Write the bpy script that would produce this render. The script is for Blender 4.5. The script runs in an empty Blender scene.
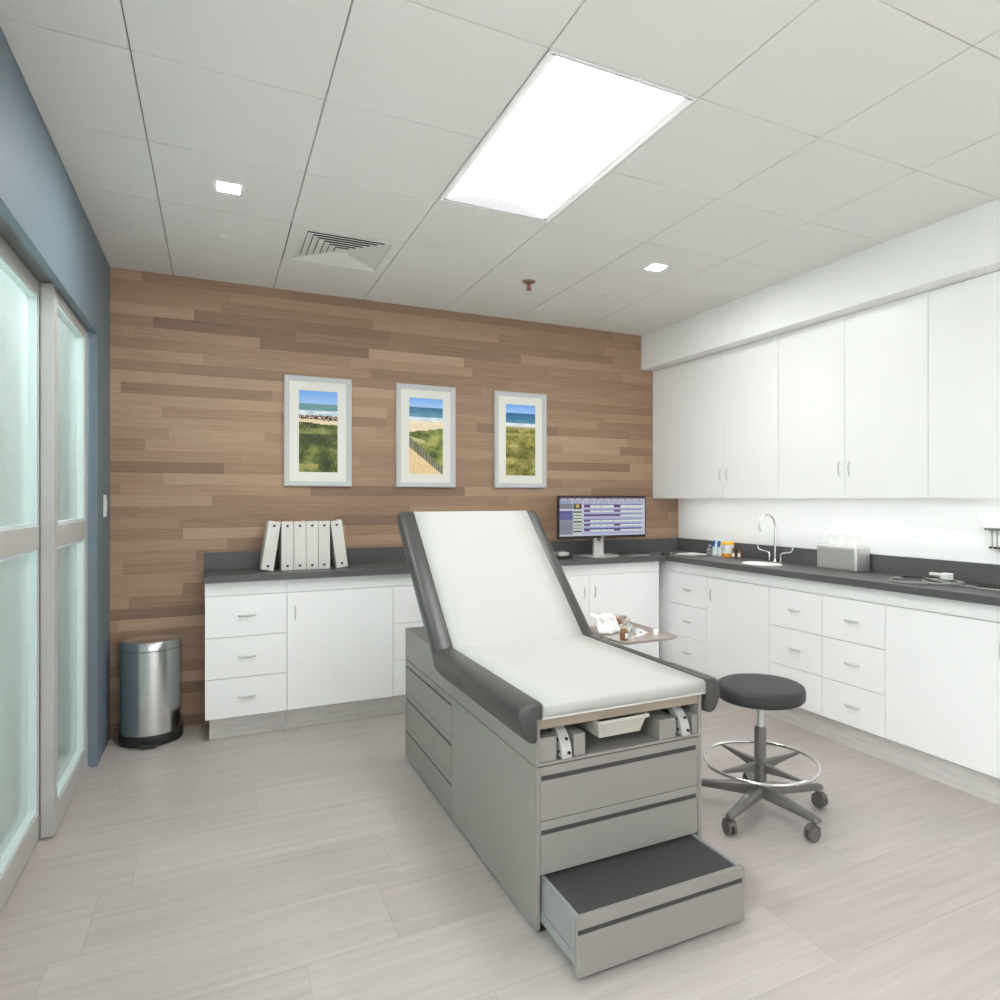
import bpy, bmesh, math, random
from mathutils import Vector, Matrix, noise

random.seed(7)
S = bpy.context.scene
COL = S.collection
PI = math.pi

# ------------------------------------------------------------------ helpers
def lin(c):
    return tuple(((v/255)/12.92 if v/255 <= .04045 else ((v/255+.055)/1.055)**2.4) for v in c)

def mat(name, rgb, rough=.5, metal=0., spec=.5, bump=0., bscale=200., vary=0., vscale=3., trans=0., ior=1.45, coat=0.):
    m = bpy.data.materials.new(name); m.use_nodes = True
    nt = m.node_tree; b = nt.nodes['Principled BSDF']
    c = (*lin(rgb), 1)
    b.inputs['Base Color'].default_value = c
    b.inputs['Roughness'].default_value = rough
    b.inputs['Metallic'].default_value = metal
    b.inputs['Specular IOR Level'].default_value = spec
    b.inputs['Transmission Weight'].default_value = trans
    b.inputs['IOR'].default_value = ior
    b.inputs['Coat Weight'].default_value = coat
    tc = nt.nodes.new('ShaderNodeTexCoord')
    if vary:
        n = nt.nodes.new('ShaderNodeTexNoise'); n.inputs['Scale'].default_value = vscale; n.inputs['Detail'].default_value = 4
        nt.links.new(tc.outputs['Object'], n.inputs['Vector'])
        h = nt.nodes.new('ShaderNodeHueSaturation'); h.inputs['Color'].default_value = c
        mr = nt.nodes.new('ShaderNodeMapRange'); mr.inputs[3].default_value = 1-vary; mr.inputs[4].default_value = 1+vary
        nt.links.new(n.outputs['Fac'], mr.inputs[0]); nt.links.new(mr.outputs[0], h.inputs['Value'])
        nt.links.new(h.outputs[0], b.inputs['Base Color'])
    if bump:
        n = nt.nodes.new('ShaderNodeTexNoise'); n.inputs['Scale'].default_value = bscale; n.inputs['Detail'].default_value = 3
        nt.links.new(tc.outputs['Object'], n.inputs['Vector'])
        bp = nt.nodes.new('ShaderNodeBump'); bp.inputs['Strength'].default_value = bump; bp.inputs['Distance'].default_value = .002
        nt.links.new(n.outputs['Fac'], bp.inputs['Height']); nt.links.new(bp.outputs[0], b.inputs['Normal'])
    return m

def emit(name, rgb, strength):
    m = bpy.data.materials.new(name); m.use_nodes = True
    b = m.node_tree.nodes['Principled BSDF']
    b.inputs['Base Color'].default_value = (*lin(rgb), 1)
    b.inputs['Emission Color'].default_value = (*lin(rgb), 1)
    b.inputs['Emission Strength'].default_value = strength
    return m

def painted(name, glow=0., rough=.5):
    """material that shows a face-colour attribute (printed picture / screen)"""
    m = bpy.data.materials.new(name); m.use_nodes = True
    nt = m.node_tree; b = nt.nodes['Principled BSDF']
    a = nt.nodes.new('ShaderNodeVertexColor'); a.layer_name = 'paint'
    b.inputs['Roughness'].default_value = rough
    if glow:
        b.inputs['Base Color'].default_value = (.01, .01, .01, 1)
        nt.links.new(a.outputs['Color'], b.inputs['Emission Color']); b.inputs['Emission Strength'].default_value = glow
    else:
        nt.links.new(a.outputs['Color'], b.inputs['Base Color'])
    return m

class MB:
    def __init__(s): s.bm = bmesh.new()
    def faces(s, vs, fs):
        v = [s.bm.verts.new(p) for p in vs]
        for f in fs:
            try: s.bm.faces.new([v[i] for i in f])
            except ValueError: pass
        return v
    def box(s, x0, x1, y0, y1, z0, z1, bev=0., seg=2):
        x0, x1 = sorted((x0, x1)); y0, y1 = sorted((y0, y1)); z0, z1 = sorted((z0, z1))
        t = bmesh.new()
        bmesh.ops.create_cube(t, size=1, matrix=Matrix.Translation(((x0+x1)/2, (y0+y1)/2, (z0+z1)/2)) @ Matrix.Diagonal((x1-x0, y1-y0, z1-z0, 1)))
        if bev: bmesh.ops.bevel(t, geom=t.edges[:]+t.verts[:], offset=bev, segments=seg, profile=.5, affect='EDGES')
        s.add(t); return s
    def add(s, t, mx=None):
        if mx is not None: bmesh.ops.transform(t, matrix=mx, verts=t.verts[:])
        me = bpy.data.meshes.new('tmp'); t.to_mesh(me); t.free(); s.bm.from_mesh(me); bpy.data.meshes.remove(me)
    def lathe(s, c, prof, n=32, axis='Z', sx=1., sy=1.):
        """prof: [(r, h)...] about axis through c"""
        rings = []
        for r, h in prof:
            ring = []
            if r < 1e-6:
                p = (0, 0, h); ring = [p]
            else:
                ring = [(r*sx*math.cos(2*PI*i/n), r*sy*math.sin(2*PI*i/n), h) for i in range(n)]
            rings.append(ring)
        def tr(p):
            x, y, z = p
            if axis == 'X': x, y, z = z, x, y
            elif axis == 'Y': x, y, z = y, z, x
            return (c[0]+x, c[1]+y, c[2]+z)
        vr = [[s.bm.verts.new(tr(p)) for p in ring] for ring in rings]
        for a, b in zip(vr, vr[1:]):
            if len(a) == 1 and len(b) == 1: continue
            for i in range(n):
                j = (i+1) % n
                if len(a) == 1: f = [a[0], b[j], b[i]]
                elif len(b) == 1: f = [a[i], a[j], b[0]]
                else: f = [a[i], a[j], b[j], b[i]]
                s.bm.faces.new(f)
        for ring, fl in ((vr[0], True), (vr[-1], False)):
            if len(ring) > 2: s.bm.faces.new(ring[::-1] if fl else ring)
        return s
    def cyl(s, p0, p1, r0, r1=None, n=20):
        r1 = r0 if r1 is None else r1
        p0, p1 = Vector(p0), Vector(p1); d = p1-p0
        t = bmesh.new(); bmesh.ops.create_cone(t, cap_ends=True, segments=n, radius1=r0, radius2=r1, depth=d.length)
        q = d.to_track_quat('Z', 'Y').to_matrix().to_4x4()
        s.add(t, Matrix.Translation((p0+p1)/2) @ q); return s
    def tube(s, pts, r, n=10, closed=False, sub=0):
        pts = [Vector(p) for p in pts]
        if sub:
            out = []; N = len(pts)
            rng = range(N if closed else N-1)
            for i in rng:
                p0, p1, p2, p3 = (pts[(i-1) % N] if closed or i else pts[0]), pts[i], pts[(i+1) % N], (pts[(i+2) % N] if closed or i+2 < N else pts[-1])
                for k in range(sub):
                    t = k/sub
                    out.append(.5*((2*p1)+(p2-p0)*t+(2*p0-5*p1+4*p2-p3)*t*t+(3*p1-p0-3*p2+p3)*t**3))
            if not closed: out.append(pts[-1])
            pts = out
        N = len(pts); rings = []; up = None
        for i, p in enumerate(pts):
            a = pts[(i-1) % N] if closed or i else pts[0]; b = pts[(i+1) % N] if closed or i < N-1 else pts[-1]
            d = (b-a).normalized()
            if up is None:
                up = d.orthogonal().normalized()
            up = (up-d*up.dot(d)).normalized(); si = d.cross(up)
            rr = r[min(len(r)-1, i*len(r)//N)] if isinstance(r, (list, tuple)) else r
            rings.append([s.bm.verts.new(p+(up*math.cos(2*PI*k/n)+si*math.sin(2*PI*k/n))*rr) for k in range(n)])
        prs = list(zip(rings, rings[1:]))+([(rings[-1], rings[0])] if closed else [])
        for a, b in prs:
            for k in range(n): s.bm.faces.new([a[k], a[(k+1) % n], b[(k+1) % n], b[k]])
        if not closed:
            s.bm.faces.new(rings[0][::-1]); s.bm.faces.new(rings[-1])
        return s
    def prism(s, poly, axis, a, b):
        """poly: 2-D outline; axis X: (y,z), Y: (x,z), Z: (x,y)"""
        def P(u, v, w): return {'X': (w, u, v), 'Y': (u, w, v), 'Z': (u, v, w)}[axis]
        n = len(poly)
        v0 = [s.bm.verts.new(P(u, v, a)) for u, v in poly]; v1 = [s.bm.verts.new(P(u, v, b)) for u, v in poly]
        s.bm.faces.new(v0); s.bm.faces.new(v1[::-1])
        for i in range(n): s.bm.faces.new([v0[i], v1[i], v1[(i+1) % n], v0[(i+1) % n]])
        return s
    def loft(s, secs, cap=True):
        vr = [[s.bm.verts.new(p) for p in sec] for sec in secs]; n = len(secs[0])
        for a, b in zip(vr, vr[1:]):
            for i in range(n): s.bm.faces.new([a[i], a[(i+1) % n], b[(i+1) % n], b[i]])
        if cap: s.bm.faces.new(vr[0][::-1]); s.bm.faces.new(vr[-1])
        return s
    def build(s, name, m, parent=None, smooth=False, local=False, bevel=0., angle=40):
        bmesh.ops.recalc_face_normals(s.bm, faces=s.bm.faces[:])
        if parent is None: off = Vector((0, 0, 0))
        else:
            off = parent.get('_o'); off = Vector(off) if off is not None else Vector((0, 0, 0))
        if not local and off.length: bmesh.ops.translate(s.bm, vec=-off, verts=s.bm.verts[:])
        me = bpy.data.meshes.new(name); s.bm.to_mesh(me); s.bm.free()
        o = bpy.data.objects.new(name, me); COL.objects.link(o)
        if m: me.materials.append(m)
        if smooth:
            for p in me.polygons: p.use_smooth = True
            me.set_sharp_from_angle(angle=math.radians(angle))
        if bevel:
            b = o.modifiers.new('bevel', 'BEVEL'); b.width = bevel; b.segments = 2; b.limit_method = 'ANGLE'
        if parent is not None:
            o.parent = parent; o['_o'] = tuple(off)
        return o
    def solo(s, name, m, label, cat, loc, group=None, **k):
        """a top-level thing that is one mesh; loc = its base point"""
        bmesh.ops.translate(s.bm, vec=-Vector(loc), verts=s.bm.verts[:])
        o = s.build(name, m, **k); o.location = loc
        tag(o, label, cat, group); return o

def tag(o, label, cat, group=None):
    o['label'] = label; o['category'] = cat
    if group: o['group'] = group
    return o

def thing(name, label, cat, loc=(0, 0, 0), group=None, rot=(0, 0, 0)):
    o = bpy.data.objects.new(name, None); COL.objects.link(o)
    o.location = loc; o.rotation_euler = rot; o.empty_display_size = .05
    o['_o'] = tuple(loc)
    return tag(o, label, cat, group)

def struct(mb, name, m, **k):
    o = mb.build(name, m, **k); o['kind'] = 'structure'; return o

def copy_tree(o, parent=None):
    c = o.copy(); COL.objects.link(c)
    if parent is not None: c.parent = parent
    for ch in list(o.children): copy_tree(ch, c)
    return c

def dup(root, loc, label, rot=None, group=None):
    c = copy_tree(root); c.location = loc; c['label'] = label
    if rot is not None: c.rotation_euler = rot
    if group: c['group'] = group
    return c

def paint_mesh(name, m, parent, nx, nz, fn, P):
    """grid of nx x nz cells; fn(u,v) -> sRGB; P(u,v) -> point (u left-right, v top-down)"""
    bm = bmesh.new(); lay = bm.loops.layers.color.new('paint') if False else bm.loops.layers.float_color.new('paint')
    off = Vector(parent['_o'])
    vs = [[bm.verts.new(Vector(P(i/nx, j/nz))-off) for i in range(nx+1)] for j in range(nz+1)]
    for j in range(nz):
        for i in range(nx):
            f = bm.faces.new([vs[j+1][i], vs[j+1][i+1], vs[j][i+1], vs[j][i]])
            c = (*lin(fn((i+.5)/nx, (j+.5)/nz)), 1)
            for l in f.loops: l[lay] = c
    me = bpy.data.meshes.new(name); bm.to_mesh(me); bm.free(); me.materials.append(m)
    o = bpy.data.objects.new(name, me); COL.objects.link(o); o.parent = parent; o['_o'] = tuple(off)
    return o

# ------------------------------------------------------------------ materials
def N(nt, t, **k):
    n = nt.nodes.new(t)
    for a, b in k.items(): setattr(n, a, b)
    return n
def math_(nt, op, a, b=None):
    n = N(nt, 'ShaderNodeMath', operation=op)
    for i, v in enumerate((a, b)):
        if v is None: continue
        if isinstance(v, (int, float)): n.inputs[i].default_value = v
        else: nt.links.new(v, n.inputs[i])
    return n.outputs[0]

def plank_mat(name, along, across, pitch, off0, length, stops, rough, grain, gap=.0016, gapdark=.7, gscale=(2.2, 55), rows=None, gap_l=None, lenvar=True):
    """procedural boards; along / across name the world axes"""
    m = bpy.data.materials.new(name); m.use_nodes = True
    nt = m.node_tree; L = nt.links; b = nt.nodes['Principled BSDF']; b.inputs['Roughness'].default_value = rough
    tc = N(nt, 'ShaderNodeTexCoord'); sp = N(nt, 'ShaderNodeSeparateXYZ'); L.new(tc.outputs['Object'], sp.inputs[0])
    u, v = sp.outputs[along], sp.outputs[across]
    rv = math_(nt, 'DIVIDE', math_(nt, 'SUBTRACT', v, off0), pitch)
    row = math_(nt, 'FLOOR', rv); fv = math_(nt, 'SUBTRACT', rv, row)
    wn = N(nt, 'ShaderNodeTexWhiteNoise', noise_dimensions='1D'); L.new(row, wn.inputs['W'])
    if rows:
        cr = N(nt, 'ShaderNodeValToRGB'); cr.color_ramp.interpolation = 'CONSTANT'
        k0, vals = rows; n = len(vals)
        L.new(math_(nt, 'DIVIDE', math_(nt, 'SUBTRACT', math_(nt, 'ADD', row, .5), k0), n), cr.inputs[0])
        el = cr.color_ramp.elements
        while len(el) > 1: el.remove(el[-1])
        el[0].position = 0; el[0].color = (vals[0]/length % 1,)*3+(1,)
        for i, x in enumerate(vals[1:], 1):
            e = el.new(i/n); e.color = ((x/length) % 1,)*3+(1,)
        offs = math_(nt, 'MULTIPLY', cr.outputs[0], length); ln = length
        ru = math_(nt, 'DIVIDE', math_(nt, 'SUBTRACT', u, offs), length)
    else:
        wn2 = N(nt, 'ShaderNodeTexWhiteNoise', noise_dimensions='1D'); L.new(math_(nt, 'ADD', row, 37.7), wn2.inputs['W'])
        ln = math_(nt, 'ADD', length*.65, math_(nt, 'MULTIPLY', wn2.outputs['Value'], length*.7))
        ru = math_(nt, 'DIVIDE', math_(nt, 'ADD', u, math_(nt, 'MULTIPLY', wn.outputs['Value'], 9.)), ln)
    colm = math_(nt, 'FLOOR', ru); fu = math_(nt, 'SUBTRACT', ru, colm)
    cid = N(nt, 'ShaderNodeCombineXYZ'); L.new(row, cid.inputs[0]); L.new(colm, cid.inputs[1])
    w2 = N(nt, 'ShaderNodeTexWhiteNoise', noise_dimensions='2D'); L.new(cid.outputs[0], w2.inputs['Vector'])
    ramp = N(nt, 'ShaderNodeValToRGB'); el = ramp.color_ramp.elements
    el[0].position, el[0].color = stops[0][0], (*lin(stops[0][1]), 1); el[1].position, el[1].color = stops[-1][0], (*lin(stops[-1][1]), 1)
    for p, c in stops[1:-1]: e = el.new(p); e.color = (*lin(c), 1)
    L.new(w2.outputs['Value'], ramp.inputs[0])
    # grain
    gv = N(nt, 'ShaderNodeCombineXYZ')
    L.new(math_(nt, 'ADD', math_(nt, 'MULTIPLY', u, gscale[0]), math_(nt, 'MULTIPLY', w2.outputs['Value'], 31.)), gv.inputs[0])
    L.new(math_(nt, 'MULTIPLY', v, gscale[1]), gv.inputs[1]); L.new(row, gv.inputs[2])
    n1 = N(nt, 'ShaderNodeTexNoise'); n1.inputs['Scale'].default_value = 1.; n1.inputs['Detail'].default_value = 6; n1.inputs['Roughness'].default_value = .6; n1.inputs['Distortion'].default_value = .6
    L.new(gv.outputs[0], n1.inputs['Vector'])
    mr = N(nt, 'ShaderNodeMapRange'); mr.inputs[1].default_value = .25; mr.inputs[2].default_value = .75; mr.inputs[3].default_value = 1-grain; mr.inputs[4].default_value = 1+grain
    L.new(n1.outputs['Fac'], mr.inputs[0])
    # gaps
    gl = gap if gap_l is None else gap_l
    g1 = math_(nt, 'LESS_THAN', math_(nt, 'MULTIPLY', fv, pitch), gap)
    g2 = math_(nt, 'LESS_THAN', math_(nt, 'MULTIPLY', fu, ln), gl)
    g = math_(nt, 'MAXIMUM', g1, g2)
    val = math_(nt, 'MULTIPLY', mr.outputs[0], math_(nt, 'SUBTRACT', 1., math_(nt, 'MULTIPLY', g, 1-gapdark)))
    mx = N(nt, 'ShaderNodeMix', data_type='RGBA', blend_type='MULTIPLY'); mx.inputs[0].default_value = 1
    cc = N(nt, 'ShaderNodeCombineColor'); [L.new(val, cc.inputs[i]) for i in range(3)]
    L.new(ramp.outputs[0], mx.inputs[6]); L.new(cc.outputs[0], mx.inputs[7]); L.new(mx.outputs[2], b.inputs['Base Color'])
    bp = N(nt, 'ShaderNodeBump'); bp.inputs['Strength'].default_value = .15; bp.inputs['Distance'].default_value = .002
    L.new(math_(nt, 'SUBTRACT', n1.outputs['Fac'], math_(nt, 'MULTIPLY', g, 2.)), bp.inputs['Height']); L.new(bp.outputs[0], b.inputs['Normal'])
    return m

M = {}
M['wood_wall'] = plank_mat('wood_boards', 'X', 'Z', .072, .013, .85,
    [(0, (128, 102, 83)), (.15, (144, 116, 93)), (.5, (154, 125, 100)), (.8, (163, 134, 108)), (1, (174, 146, 120))], .55, .17, gap=.0012, gapdark=.8, gscale=(3, 90))
M['floor'] = plank_mat('floor_planks', 'X', 'Y', .372, 1.523, 1.05,
    [(0, (178, 169, 164)), (.5, (181, 173, 168)), (1, (185, 177, 172))], .42, .13, gap=.0035, gapdark=.84, gscale=(1.6, 30),
    rows=(-2, [.5, .402, .76, .26, .561, .65, .755, .181, .6, .393]))
M['toe'] = plank_mat('grey_wood', 'X', 'Z', 1., -.5, 40., [(0, (203, 200, 196)), (1, (210, 207, 203))], .5, .14, gapdark=1, gscale=(5, 70))
M['toe_y'] = plank_mat('grey_wood_side', 'Y', 'Z', 1., -.5, 40., [(0, (203, 200, 196)), (1, (210, 207, 203))], .5, .14, gapdark=1, gscale=(5, 70))
M['beige_wood'] = plank_mat('beige_wood', 'X', 'Z', 1., -.5, 40., [(0, (140, 129, 114)), (1, (146, 135, 119))], .5, .12, gapdark=1, gscale=(6, 160))
M['ceil'] = mat('ceiling_tile', (231, 230, 227), .9, bump=.2, bscale=400)
M['grid'] = mat('ceiling_grid', (128, 128, 126), .6)
M['wall'] = mat('white_paint', (243, 243, 243), .7)
M['blue'] = mat('blue_grey_paint', (110, 126, 136), .6)
M['corr'] = mat('corridor_paint', (222, 228, 222), .8)
M['white'] = mat('white_laminate', (243, 243, 243), .35)
M['counter'] = mat('dark_grey_laminate', (87, 87, 87), .42, vary=.06, vscale=60)
M['steel'] = mat('brushed_steel', (212, 212, 210), .42, .8)
M['binsteel'] = mat('polished_steel', (222, 225, 226), .24, 1.)
M['chrome'] = mat('chrome', (225, 225, 225), .1, 1.)
M['traysteel'] = mat('tray_steel', (206, 200, 195), .38, .75)
M['handle'] = mat('satin_handle', (208, 208, 206), .38, .45)
M['alu'] = mat('door_aluminium', (182, 181, 177), .45, .0)
M['stop'] = mat('glazing_stop', (206, 220, 220), .4)  # pale cyan stands in for reflections along the glass edges
M['seal'] = mat('brush_seal', (150, 118, 98), .8)
M['track'] = mat('track_grey', (120, 122, 122), .6)
M['panel'] = mat('grey_laminate', (139, 136, 131), .45)
M['panel_in'] = mat('drawer_side', (152, 155, 155), .4, .2)
M['dark'] = mat('dark_strip', (62, 60, 60), .6)
M['mat'] = mat('rubber_mat', (64, 63, 63), .7, bump=.3, bscale=500)
M['vinyl'] = mat('charcoal_vinyl', (66, 65, 64), .34, bump=.15, bscale=350)
M['vinyl_seat'] = mat('charcoal_seat_vinyl', (60, 59, 59), .5, spec=.3, bump=.12, bscale=350)
M['paper'] = mat('white_exam_paper', (184, 184, 180), .75)
M['pad'] = mat('pad_fabric', (200, 200, 196), .6)
M['black'] = mat('black_plastic', (38, 38, 38), .5)
M['darkplastic'] = mat('dark_grey_plastic', (104, 102, 99), .28, coat=.3)
M['wheel'] = mat('wheel_grey', (98, 95, 92), .5)
M['stirrup'] = mat('light_grey_cast', (180, 179, 174), .35)
M['cream'] = mat('off_white_plastic', (182, 179, 170), .45)
M['frame'] = mat('silver_frame', (190, 193, 192), .45, bump=.2, bscale=150)
M['mount'] = mat('picture_mount', (226, 224, 216), .8)
M['print'] = painted('picture_print_ink', 0, .6)
M['screen'] = painted('screen_glow', .22, .3)
M['bindercover'] = mat('binder_card', (216, 214, 208), .6)
M['paperwhite'] = mat('paper_white', (226, 226, 224), .8)
M['darkdot'] = mat('dark_metal', (70, 68, 66), .4, .6)
M['vent'] = mat('vent_white', (228, 228, 225), .6)
M['lamp'] = emit('lamp_diffuser', (255, 255, 255), 4.2)
M['lamp_back'] = emit('lamp_diffuser_rear', (255, 255, 255), .35)
M['lampbody'] = mat('lamp_white', (240, 240, 240), .6)
M['reflector'] = mat('lamp_end_plate', (72, 72, 72), .6)
M['down'] = emit('downlight_glow', (255, 255, 255), 150.)
M['ucl'] = emit('fill_strip_glow', (255, 255, 253), 2.6)
M['corrfill'] = emit('corridor_fill_glow', (246, 250, 255), 11.)
M['red'] = mat('red_bulb', (150, 40, 48), .3)
M['brass'] = mat('dull_brass', (150, 130, 110), .4, .7)
M['brown'] = mat('amber_glass', (120, 78, 40), .15, spec=.5, coat=.5)
M['browndark'] = mat('brown_cap', (88, 58, 44), .4)
M['clear'] = mat('clear_glass', (232, 238, 238), .05, trans=.85)
M['yellow'] = mat('yellow_plastic', (245, 190, 40), .4)
M['orange'] = mat('orange_plastic', (238, 160, 38), .4)
M['label'] = mat('label_white', (228, 230, 228), .6)
M['labelgrey'] = mat('label_grey', (150, 158, 155), .6)
M['bluep'] = mat('blue_plastic', (32, 92, 176), .4)
M['aqua'] = mat('pale_blue_plastic', (228, 238, 242), .35)
M['ceramic'] = mat('sink_white', (240, 240, 238), .2)
M['cable'] = mat('dark_cable', (52, 52, 50), .5)
M['cablegrey'] = mat('grey_cable', (150, 150, 147), .4)
M['orangecap'] = mat('orange_cap', (206, 120, 76), .5)
M['tan'] = mat('tan_plastic', (196, 170, 140), .5)

def glass_mat():
    """frosted laminated pane: partly clear, partly scattering, glossy skin"""
    m = bpy.data.materials.new('frosted_door_glass'); m.use_nodes = True
    nt = m.node_tree; nt.nodes.remove(nt.nodes['Principled BSDF']); L = nt.links; out = nt.nodes['Material Output']
    tr = N(nt, 'ShaderNodeBsdfTransparent'); tr.inputs[0].default_value = (*lin((230, 237, 234)), 1)
    tl = N(nt, 'ShaderNodeBsdfTranslucent'); tl.inputs[0].default_value = (*lin((222, 232, 229)), 1)
    df = N(nt, 'ShaderNodeBsdfDiffuse'); df.inputs[0].default_value = (*lin((210, 221, 217)), 1)
    gl = N(nt, 'ShaderNodeBsdfGlossy'); gl.inputs['Roughness'].default_value = .12
    m1 = N(nt, 'ShaderNodeMixShader'); m1.inputs[0].default_value = .5; L.new(tl.outputs[0], m1.inputs[1]); L.new(df.outputs[0], m1.inputs[2])
    m2 = N(nt, 'ShaderNodeMixShader'); m2.inputs[0].default_value = .62; L.new(tr.outputs[0], m2.inputs[1]); L.new(m1.outputs[0], m2.inputs[2])
    fr = N(nt, 'ShaderNodeFresnel'); fr.inputs[0].default_value = 1.4
    m3 = N(nt, 'ShaderNodeMixShader'); L.new(fr.outputs[0], m3.inputs[0]); L.new(m2.outputs[0], m3.inputs[1]); L.new(gl.outputs[0], m3.inputs[2])
    L.new(m3.outputs[0], out.inputs[0]); return m
M['glass'] = glass_mat()

# ------------------------------------------------------------------ room
XL, XR, YB, YF, ZC = -.597, 3.82, 4.97, -4.6, 2.959
TW = .6096; GX0, GY0 = -.250, 1.931
struct(MB().box(-2.5, XR+.1, YF-.1, YB+.1, -.06, 0), 'floor', M['floor'])
struct(MB().box(XL-.14, XR+.1, YB, YB+.1, 0, ZC+.2), 'wall_back', M['wood_wall'])
struct(MB().box(XR, XR+.1, YF, YB, 0, ZC+.2), 'wall_right', M['wall'])
# wall behind the camera; its wide unseen window is added as frontal fill light
WX0, WX1, WZ0, WZ1 = -.45, 3.65, .1, 2.85
w = MB(); w.box(XL-.14, WX0, YF-.1, YF, 0, ZC+.2); w.box(WX1, XR+.1, YF-.1, YF, 0, ZC+.2)
w.box(WX0, WX1, YF-.1, YF, 0, WZ0); w.box(WX0, WX1, YF-.1, YF, WZ1, ZC+.2)
struct(w, 'wall_front', M['wall'])
w = MB(); q = .05
w.box(WX0, WX0+q, YF-.08, YF-.02, WZ0, WZ1); w.box(WX1-q, WX1, YF-.08, YF-.02, WZ0, WZ1)
w.box(WX0+q, WX1-q, YF-.08, YF-.02, WZ0, WZ0+q); w.box(WX0+q, WX1-q, YF-.08, YF-.02, WZ1-q, WZ1)
w.box(1.58, 1.62, YF-.08, YF-.02, WZ0+q, WZ1-q)
struct(w, 'fill_window_1', M['lampbody'])
pl = bpy.data.lights.new('fill_window_portal', 'AREA'); pl.shape = 'RECTANGLE'; pl.size = WX1-WX0; pl.size_y = WZ1-WZ0; pl.cycles.is_portal = True
po = bpy.data.objects.new('fill_window_portal', pl); COL.objects.link(po); po.location = ((WX0+WX1)/2, YF-.12, (WZ0+WZ1)/2); po.rotation_euler = (PI/2, 0, PI)
# left wall: header over the sliding doors, far pier and near pier
DH, YJ, YN = 2.432, 4.465, -3.6
w = MB()
w.prism([(YF, 0), (YN, 0), (YN, DH), (YJ, DH), (YJ, 0), (YB, 0), (YB, ZC+.2), (YF, ZC+.2)], 'X', XL, XL-.035)
w.box(XL-.035, XL-.155, YF, YN, 0, ZC+.2)
w.box(XL-.035, XL-.155, YN, YJ, 2.47, ZC+.2)
w.box(XL-.035, XL-.155, YJ+.03, YB, 0, ZC+.2)
struct(w, 'wall_left', M['blue'])
# soffit over the upper cabinets
struct(MB().box(3.41, XR, YF, YB, 2.652, ZC), 'trim_1', M['wall'])

# ceiling tiles are one suspended ceiling: tiles with real gaps, T-grid above
def colx(i): return GX0+TW*i
def rowy(j): return GY0+TW*j
cm = MB(); g = .0022
special = {(2, 0), (2, 1), (2, -4), (2, -5), (2, -9), (2, -10), (1, 3)}
xs = [XL]+[colx(i) for i in range(0, 7)]+[3.41]
xs = [XL]+[colx(i) for i in range(0, 6)]+[3.41]
ys = [YF]+[rowy(j) for j in range(-11, 6) if YF < rowy(j) < YB]+[YB]
for i in range(len(xs)-1):
    for j in range(len(ys)-1):
        jj = round((ys[j]-GY0)/TW) if ys[j] > YF else -99
        if (i-1, jj) in special: continue
        cm.box(xs[i]+g*(i > 0), xs[i+1]-g*(i < len(xs)-2), ys[j]+g*(j > 0), ys[j+1]-g*(j < len(ys)-2), ZC, ZC+.016, bev=.0012, seg=1)
struct(cm, 'ceiling', M['ceil'])
tg = MB()
for x in xs[1:-1]:
    for (a, b) in ([(YF, YB)]):
        pass
    tg.box(x-.012, x+.012, YF, YB, ZC+.017, ZC+.03)
for y in ys[1:-1]:
    for i in range(len(xs)-1):
        jj = round((y-GY0)/TW)
        if i-1 == 2 and jj in (1, -4, -9): continue
        tg.box(xs[i]+.012, xs[i+1]-.012, y-.012, y+.012, ZC+.017, ZC+.03)
struct(tg, 'trim_2', M['grid'])
struct(MB().box(-2.6, XR+.1, YF-.1, YB+.1, ZC+.2, ZC+.25), 'trim_3', M['wall'])

# corridor beyond the sliding doors
struct(MB().box(-2.5, -2.4, YF-.1, YB+.1, 0, ZC+.2), 'wall_corridor', M['corr'])
struct(MB().box(-2.4, XL-.155, YB+.0, YB+.1, 0, ZC+.2), 'wall_corridor_end', M['corr'])
struct(MB().box(-2.4, XL-.155, YF-.1, YF, 0, ZC+.2), 'wall_corridor_near', M['corr'])
cc_ = struct(MB().box(-2.4, XL-.155, YF, YB, 2.75, 2.8), 'ceiling_corridor', M['wall'])
MB().box(-1.9, -1.2, -1.5, 4.4, 2.715, 2.75).build('fill_lamp_housing', M['lampbody'], cc_)  # unseen lamp, sized and placed to light the room from the left
MB().box(-1.87, -1.23, -1.47, 4.37, 2.709, 2.7149).build('lamp_diffuser', M['corrfill'], cc_)

# ------------------------------------------------------------------ sliding doors
def door(n, xf, y0, y1, mull):
    x1 = xf-.05; zt, zb = 2.452, .012; st = .072
    root = bpy.data.objects.new('door_%d' % n, None); COL.objects.link(root); root.location = (xf-.025, (y0+y1)/2, 0); root['_o'] = tuple(root.location); root['kind'] = 'structure'
    f = MB()
    f.box(xf, x1, y0, y0+st, zb, zt, .002); f.box(xf, x1, y1-st, y1, zb, zt, .002)
    f.box(xf, x1, y0+st, y1-st, 2.39, zt, .002); f.box(xf, x1, y0+st, y1-st, zb, .128, .002); f.box(xf, x1, y0+st, y1-st, 1.286, 1.382, .002)
    f.build('frame', M['alu'], root)
    for za, zb2, nm in ((.128, 1.286, 'lower'), (1.382, 2.39, 'upper')):
        s = MB(); d = .014; xs0, xs1 = xf-.006, xf-.044
        ya, yb = y0+st, y1-st
        s.box(xs0, xs1, ya, ya+d, za, zb2); s.box(xs0, xs1, yb-d, yb, za, zb2); s.box(xs0, xs1, ya+d, yb-d, za, za+d); s.box(xs0, xs1, ya+d, yb-d, zb2-d, zb2)
        s.build('glazing_stop', M['stop'], root)
        MB().box(xf-.036, xf-.042, ya+d*.5, yb-d*.5, za+d*.5, zb2-d*.5).build('glass', M['glass'], root)
    MB().box(xf-.01, x1+.01, y1+.0005, y1+.006, zb, zt).build('brush_seal', M['seal'], root)
    return root
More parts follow.
